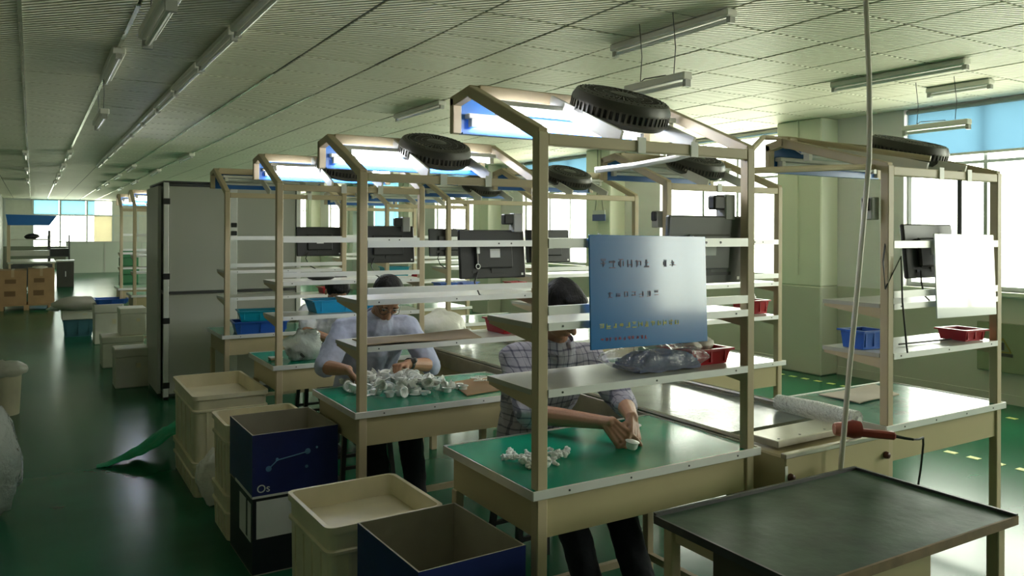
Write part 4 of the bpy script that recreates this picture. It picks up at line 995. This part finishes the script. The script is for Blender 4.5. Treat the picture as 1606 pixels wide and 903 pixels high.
FP = struct(MB().box(0, 6.7, 0, .06, 0, 1.15).build('trim_20', PARTITION, None, (1.08, 34.0, 0)))
for k in range(1, 5): MB().box(k * 1.3 - .02, k * 1.3 + .02, -.012, 0, 0, 1.15).build('panel_joint', GREYPANEL, FP)
MB().box(0, 6.7, -.015, .075, 1.15, 1.19).build('cap_rail', GREYPANEL, FP)
gc = thing('green_crate_stack', 'green plastic crates beside the far lit workstation', 'crates', (2.55, 27.0, 0))
for k in range(4): MB().box(-.26 + .02 * (k % 2), .26 + .02 * (k % 2), -.2, .2, k * .26 + .0, k * .26 + .25, .01).build('crate_tier', mat('dull_green_plastic', (.05, .20, .09), .5), gc)
wd_ = thing('wall_panel_door', 'pale metal door leaf on the left wall at the photo edge', 'door', (XL, 26.5, 0))
MB().box(0, .05, 0, 1.6, 0.35, 2.3).build('door_leaf', mat('pale_grey_door', (.50, .52, .50), .5), wd_); MB().box(.05, .07, .05, .12, .4, 2.2).build('edge_profile', DARKMETAL, wd_); MB().box(.05, .07, .75, .8, .4, 2.2).build('edge_profile', WALU, wd_)

# ================================================================== STOOLS
def stool(x, y, label):
    t = thing('stool', label, 'stool', (x, y, 0))
    MB().box(-.16, .16, -.13, .13, .42, .46, .012).build('seat', BLACKP, t)
    for sx in (-1, 1):
        for sy in (-1, 1): MB().bar((sx * .17, sy * .14, 0), (sx * .135, sy * .10, .42), .026, .026, (0, 1, 0)).build('leg', BLACKP, t)
        MB().bar((sx * .158, -.125, .15), (sx * .158, .125, .15), .018, .018).build('stretcher', BLACKP, t)
    for sy in (-1, 1): MB().bar((-.15, sy * .12, .22), (.15, sy * .12, .22), .018, .018).build('stretcher', BLACKP, t)
    return t
stool(2.02, 3.12, 'black stool under the worker in plaid')
stool(1.70, 4.55, 'black stool under the worker in lavender')
stool(1.95, 6.12, 'black stool under the worker in white, mostly hidden')

# ================================================================== PEOPLE
def remesh(o, vox, smooth=4, disp=0):
    m = o.modifiers.new('fuse', 'REMESH'); m.mode = 'VOXEL'; m.voxel_size = vox; m.use_smooth_shade = True
    s = o.modifiers.new('soften', 'SMOOTH'); s.factor = .5; s.iterations = smooth
    if disp:
        tx = bpy.data.textures.new('folds', 'CLOUDS'); tx.noise_scale = .07
        d = o.modifiers.new('folds', 'DISPLACE'); d.texture = tx; d.strength = disp; d.mid_level = .5; d.texture_coords = 'LOCAL'
    return o
def finger_chain(b, p, d, nrm, lens, r, curls):
    """phalanges from knuckle p, first direction d, bending towards nrm"""
    ax = d.cross(nrm).normalized(); cur = d.normalized()
    for l, c, k in zip(lens, curls, range(3)):
        cur = Matrix.Rotation(c, 3, ax) @ cur
        q = p + cur * l; b.cone(p, q, r * (1 - .08 * k), r * (1 - .08 * (k + 1)), 8, 3); p = q
    return p
def hand(b, wrist, d, palm, side, curl=(.5, .6, .4), spread=.12, thumb_curl=.5, s=1.0):
    """wrist point, pointing direction d, palm normal (out of the palm), side = direction towards the thumb"""
    d = d.normalized(); palm = (palm - d * palm.dot(d)).normalized(); side = side - d * side.dot(d) - palm * side.dot(palm); side.normalize()
    L = .082 * s
    for k, off in enumerate((.030, .010, -.010, -.029)):
        off *= s; kn = wrist + d * (L - abs(k - 1.2) * .005 * s) + side * off
        b.cone(wrist + side * off * .55, kn, .0155 * s, .0115 * s, 8, 3)
    b.cone(wrist + side * .012 * s, wrist + d * L * .55 + side * .026 * s - palm * -.008, .018 * s, .016 * s, 8, 3)
    lens = [(.038, .024, .019), (.043, .027, .020), (.039, .025, .020), (.031, .020, .017)]
    tips = []
    for k, off in enumerate((.030, .010, -.010, -.029)):
        off *= s; kn = wrist + d * (L - abs(k - 1.2) * .005 * s) + side * off
        dd = (d + side * (1.3 - k) * spread).normalized()
        tips.append(finger_chain(b, kn, dd, palm, [q * s for q in lens[k]], (.0095, .0098, .0093, .0083)[k] * s, [c * (1 + .08 * k) for c in curl]))
    tb = wrist + d * .028 * s + side * .026 * s + palm * .006 * s
    td = (d * .62 + side * .62 + palm * .42).normalized()
    tips.append(finger_chain(b, tb, td, (palm - side * .8).normalized(), (.042 * s, .030 * s, .022 * s), .0112 * s, (0.0, thumb_curl, thumb_curl * .6)))
    return tips
def person(label, J, shirt, sleeve, hands, headdir, headup, collar=False, group=None, glasses=False, watch=None, shirt_name='shirt', trouser=DARKTROUSER, hairback=.0):
    """J: joints in world space"""
    V = {k: Vector(v) for k, v in J.items()}
    base = Vector((V['pelvis'].x, V['pelvis'].y, 0)); t = thing('person', label, 'person', base)
    P = {k: v - base for k, v in V.items()}
    b = MB()
    spine = [P['pelvis'], P['waist'], P['chest'], P['neck']]
    b.ball(P['pelvis'], (.155, .12, .11)); b.cone(P['pelvis'], P['waist'], .115, .11); b.cone(P['waist'], P['chest'], .115, .125)
    across = (P['shR'] - P['shL']).normalized()
    for sgn in (-1, 1):
        b.cone(P['waist'] + across * .05 * sgn, P['chest'] + across * .075 * sgn, .095, .105); b.cone(P['pelvis'] + across * .06 * sgn, P['waist'] + across * .05 * sgn, .105, .095)
    b.cone(P['chest'], (P['shL'] + P['shR']) / 2 + (P['neck'] - P['chest']) * .1, .12, .085)
    b.cone(P['shL'], P['shR'], .062, .062)
    b.cone((P['shL'] + P['shR']) / 2, P['neck'], .068, .055); b.cone(P['neck'], P['head'] - Vector(headup).normalized() * .03, .052, .055)
    for s in 'LR':
        b.cone(P['sh' + s], P['el' + s], .052, .042); b.cone(P['el' + s], P['el' + s] + (P['wr' + s] - P['el' + s]) * .35, .042, .040); b.cone(P['el' + s] + (P['wr' + s] - P['el' + s]) * .35, P['wr' + s], .040, .026)
        b.cone(P['hip' + s], P['knee' + s], .085, .058); b.cone(P['knee' + s], P['knee' + s] + (P['ank' + s] - P['knee' + s]) * .35, .056, .054); b.cone(P['knee' + s] + (P['ank' + s] - P['knee' + s]) * .35, P['ank' + s], .054, .036)
        fd = Vector(J.get('footdir', (0, -1, 0))).normalized(); b.cone(P['ank' + s] + Vector((0, 0, -.04)), P['ank' + s] + fd * .15 + Vector((0, 0, -.05)), .036, .028)
    # head with a face
    fw = Vector(headdir).normalized(); up = Vector(headup); up = (up - fw * up.dot(fw)).normalized(); rt = fw.cross(up).normalized()
    HM = Matrix((rt, fw, up)).transposed(); hc = P['head']
    def hp(x, y, z): return hc + HM @ Vector((x, y, z))
    b.ball(hp(0, -.012, .028), (.078, .095, .092), 18, 12, HM); b.ball(hp(0, .018, -.045), (.060, .068, .075), 16, 10, HM)
    b.ball(hp(0, .055, -.098), (.026, .022, .020), 10, 7, HM); b.cone(hp(0, .084, .005), hp(0, .108, -.035), .009, .014, 8, 3)
    b.ball(hp(.012, .095, -.036), (.008, .009, .007), 8, 6, HM); b.ball(hp(-.012, .095, -.036), (.008, .009, .007), 8, 6, HM)
    b.cone(hp(-.040, .072, .022), hp(.040, .072, .022), .012, .012, 8, 3)
    b.ball(hp(0, .080, -.062), (.022, .010, .006), 8, 6, HM); b.ball(hp(0, .078, -.073), (.020, .010, .006), 8, 6, HM)
    for sx in (-1, 1):
        b.ball(hp(sx * .036, .062, -.025), (.022, .02, .018), 8, 6, HM); b.ball(hp(sx * .080, -.005, -.010), (.010, .020, .032), 8, 7, HM)
    tips = {}
    for s, h in hands.items(): tips[s] = hand(b, P['wr' + s], *[Vector(q) for q in h[:3]], **h[3])
    body = remesh(b.build('body', SKIN, t), .0036, 2)
    for sx in (-1, 1):
        e = MB().ball(hp(sx * .032, .073, .004), (.012, .012, .010), 10, 8, HM).build('eye', mat('eye_white', (.55, .53, .50), .2), t)
        MB().ball(hp(sx * .032, .084, .002), (.006, .003, .006), 8, 6, HM).build('iris', BLACKP, e)
        MB().cone(hp(sx * .018, .083, .026), hp(sx * .048, .076, .026), .0035, .003, 6, 2).build('eyebrow', HAIR, t)
    MB().ball(hp(0, .0905, -.0675), (.021, .0035, .0022), 8, 5, HM).build('mouth', mat('lip', (.26, .09, .08), .5), t)
    h = MB()
    h.ball(hp(0, -.026, .048), (.089, .100, .090), 20, 14, HM); h.ball(hp(0, -.055, .0), (.080, .068, .080), 16, 10, HM); h.ball(hp(0, .035, .090), (.066, .050, .030), 14, 8, HM)
    for sx in (-1, 1): h.ball(hp(sx * .066, .004, .035), (.022, .045, .050), 10, 8, HM)
    remesh(h.build('hair', HAIR, t), .007, 2, .012)
    # shirt
    c = MB(); k = .016
    c.cone(P['pelvis'] + (P['waist'] - P['pelvis']) * .15, P['waist'], .13, .13)
    for sgn in (-1, 1):
        c.cone(P['pelvis'] + across * .07 * sgn, P['waist'] + across * .06 * sgn, .120, .112); c.cone(P['waist'] + across * .06 * sgn, P['chest'] + across * .08 * sgn, .112, .120)
    c.cone(P['waist'], P['chest'], .132, .140); c.cone(P['chest'], (P['shL'] + P['shR']) / 2 + (P['neck'] - P['chest']) * .1, .136, .100)
    c.cone(P['shL'], P['shR'], .076, .076)
    for s in 'LR':
        sl = sleeve[s]
        e = P['sh' + s] + (P['el' + s] - P['sh' + s]) * min(1, sl); c.cone(P['sh' + s], e, .073, .066 if sl < 1 else .060)
        if sl > 1: c.cone(P['el' + s], P['el' + s] + (P['wr' + s] - P['el' + s]) * (sl - 1), .060, .052)
    so = remesh(c.build(shirt_name, shirt, t), .008, 4, .022)
    if collar:
        n0 = P['neck'] - (P['neck'] - P['chest']) * .05; ndir = (P['neck'] - P['chest']).normalized()
        q = ndir.to_track_quat('Z', 'Y').to_matrix().to_4x4()
        cl = MB()
        n_ = 20
        def cf(u, v):
            a = -PI / 2 + (u - .5) * 2 * PI * .90 + PI; r_ = .074 + .022 * v + .006 * math.sin(u * 9)
            return Matrix.Translation(n0) @ q @ Vector((r_ * math.cos(a), r_ * math.sin(a), .035 - .045 * v))
        cl.sheet(20, 3, cf, .004).build('collar', shirt, t, angle=60)
    # trousers
    c = MB(); c.ball(P['pelvis'] - Vector((0, 0, .01)), (.172, .14, .12), 16, 10)
    for s in 'LR':
        c.cone(P['pelvis'] + (P['hip' + s] - P['pelvis']) * .6, P['hip' + s], .115, .105); c.cone(P['hip' + s], P['knee' + s], .102, .076); c.cone(P['knee' + s], P['ank' + s] + Vector((0, 0, .01)), .074, .058)
    remesh(c.build('trousers', trouser, t), .010, 4, .015)
    fd = Vector(J.get('footdir', (0, -1, 0))).normalized()
    for s in 'LR':
        sh = MB().cone(P['ank' + s] + Vector((0, 0, -.045)) - fd * .03, P['ank' + s] + fd * .16 + Vector((0, 0, -.052)), .044, .038)
        remesh(sh.build('shoe', BLACKP, t), .008, 2)
    if glasses:
        g = MB()
        for sx in (-1, 1):
            M4 = Matrix.Translation(hp(sx * .033, .094, .002)) @ HM.to_4x4() @ Matrix.Rotation(PI / 2, 4, 'X')
            g.lathe([(.022, -.0012), (.0245, -.0012), (.0245, .0012), (.022, .0012)], 18, M4, close=True); g.tube([hp(sx * .057, .09, .004), hp(sx * .086, .0, .004)], .0016, 5)
        g.tube([hp(-.010, .097, .005), hp(.010, .097, .005)], .0016, 5); g.build('spectacles', DARKMETAL, t)
    if watch:
        s = watch; d = (P['wr' + s] - P['el' + s]).normalized(); c0 = P['wr' + s] - d * .02
        M4 = Matrix.Translation(c0) @ d.to_track_quat('Z', 'Y').to_matrix().to_4x4()
        w_ = MB().lathe([(.030, -.010), (.034, -.010), (.034, .010), (.030, .010)], 20, M4, close=True).build('watch_strap', BLACKP, t)
        v = Vector((.35, -.6, .5)); v = (v - d * v.dot(d)).normalized()
        MB().cone(c0 + v * .030, c0 + v * .040, .017, .016, 12, 2).build('watch_face', DARKMETAL, w_)
    return t
# worker in plaid, nearest table: leaning over, both hands on one white part
J1 = dict(pelvis=(2.02, 3.13, .55), waist=(2.015, 3.10, .76), chest=(2.01, 3.02, .93), shL=(1.835, 2.985, 1.035), shR=(2.215, 2.95, 1.015), neck=(2.02, 2.94, 1.115), head=(2.00, 2.855, 1.255),
          elL=(1.80, 2.80, .835), wrL=(1.955, 2.47, .845), elR=(2.30, 2.80, .83), wrR=(2.065, 2.46, .855),
          hipL=(1.93, 3.10, .53), hipR=(2.11, 3.10, .53), kneeL=(1.90, 2.70, .50), kneeR=(2.14, 2.68, .52), ankL=(1.92, 2.50, .09), ankR=(2.03, 2.30, .10))
person('person in a plaid shirt leaning over the nearest green worktop, holding a white part', J1, PLAID, dict(L=.98, R=1.32),
       dict(L=((.25, -.75, -.60), (.45, -.45, -.8), (.75, .35, .1), dict(curl=(.35, .65, .45), thumb_curl=.55, spread=.2, s=1.08)),
            R=((-.35, -.62, -.70), (-.55, .45, -.6), (-.65, -.35, .25), dict(curl=(.35, .6, .4), thumb_curl=.5, spread=.2, s=1.08))),
       (.12, -.78, -.55), (.05, -.45, .85), collar=True)
o = link('plastic_part', MB().lathe([(.001, 0), (.018, 0), (.022, .006), (.023, .022), (.028, .028), (.022, .030), (.001, .03)], 16).mesh('plastic_part', PARTW), None, (1.965, 2.345, Z + .012), (.15, .1, 0))
tag(o, 'white cup-shaped part held in the fingers of the worker in plaid', 'part')
# worker in lavender, second table
J2 = dict(pelvis=(1.71, 4.55, .55), waist=(1.71, 4.52, .76), chest=(1.715, 4.42, .94), shL=(1.525, 4.36, 1.035), shR=(1.905, 4.33, 1.035), neck=(1.72, 4.325, 1.105), head=(1.735, 4.225, 1.215),
          elL=(1.385, 4.26, .85), wrL=(1.435, 4.03, .865), elR=(2.0, 4.20, .82), wrR=(1.795, 4.07, .862),
          hipL=(1.62, 4.52, .53), hipR=(1.80, 4.52, .53), kneeL=(1.60, 4.10, .50), kneeR=(1.82, 4.10, .50), ankL=(1.60, 3.95, .09), ankR=(1.82, 3.98, .09))
person('person in a lavender shirt and wristwatch bent over the heap of clear cups', J2, LAVENDER, dict(L=.97, R=1.05),
       dict(L=((.45, -.55, -.62), (.1, -.45, -.85), (.85, .3, .2), dict(curl=(.45, .5, .4), thumb_curl=.4)),
            R=((-.86, -.30, .0), (-.15, -.2, -.9), (-.2, -.95, .25), dict(curl=(1.1, 1.4, .9), thumb_curl=.7, spread=.03))),
       (-.10, -.62, -.72), (0, -.72, .65), collar=True, glasses=True, watch='R')
# worker in white, third table
J3 = dict(pelvis=(1.97, 6.12, .55), waist=(1.97, 6.08, .74), chest=(1.965, 5.97, .89), shL=(1.79, 5.92, .985), shR=(2.15, 5.92, .985), neck=(1.97, 5.87, 1.05), head=(1.97, 5.78, 1.15),
          elL=(1.725, 5.72, .86), wrL=(1.90, 5.55, .80), elR=(2.22, 5.72, .84), wrR=(2.08, 5.52, .80),
          hipL=(1.88, 6.10, .53), hipR=(2.06, 6.10, .53), kneeL=(1.86, 5.70, .50), kneeR=(2.08, 5.70, .50), ankL=(1.86, 5.55, .09), ankR=(2.08, 5.58, .09))
person('person in a white shirt mostly hidden at the third worktop, forearm showing', J3, WHITECOTTON, dict(L=.75, R=.75),
       dict(L=((.6, -.65, -.45), (.1, -.4, -.85), (.7, .5, .2), dict(curl=(.45, .5, .4))), R=((-.5, -.7, -.45), (-.1, -.4, -.85), (-.7, .4, .2), dict(curl=(.45, .5, .4)))),
       (0, -.6, -.75), (0, -.75, .6))
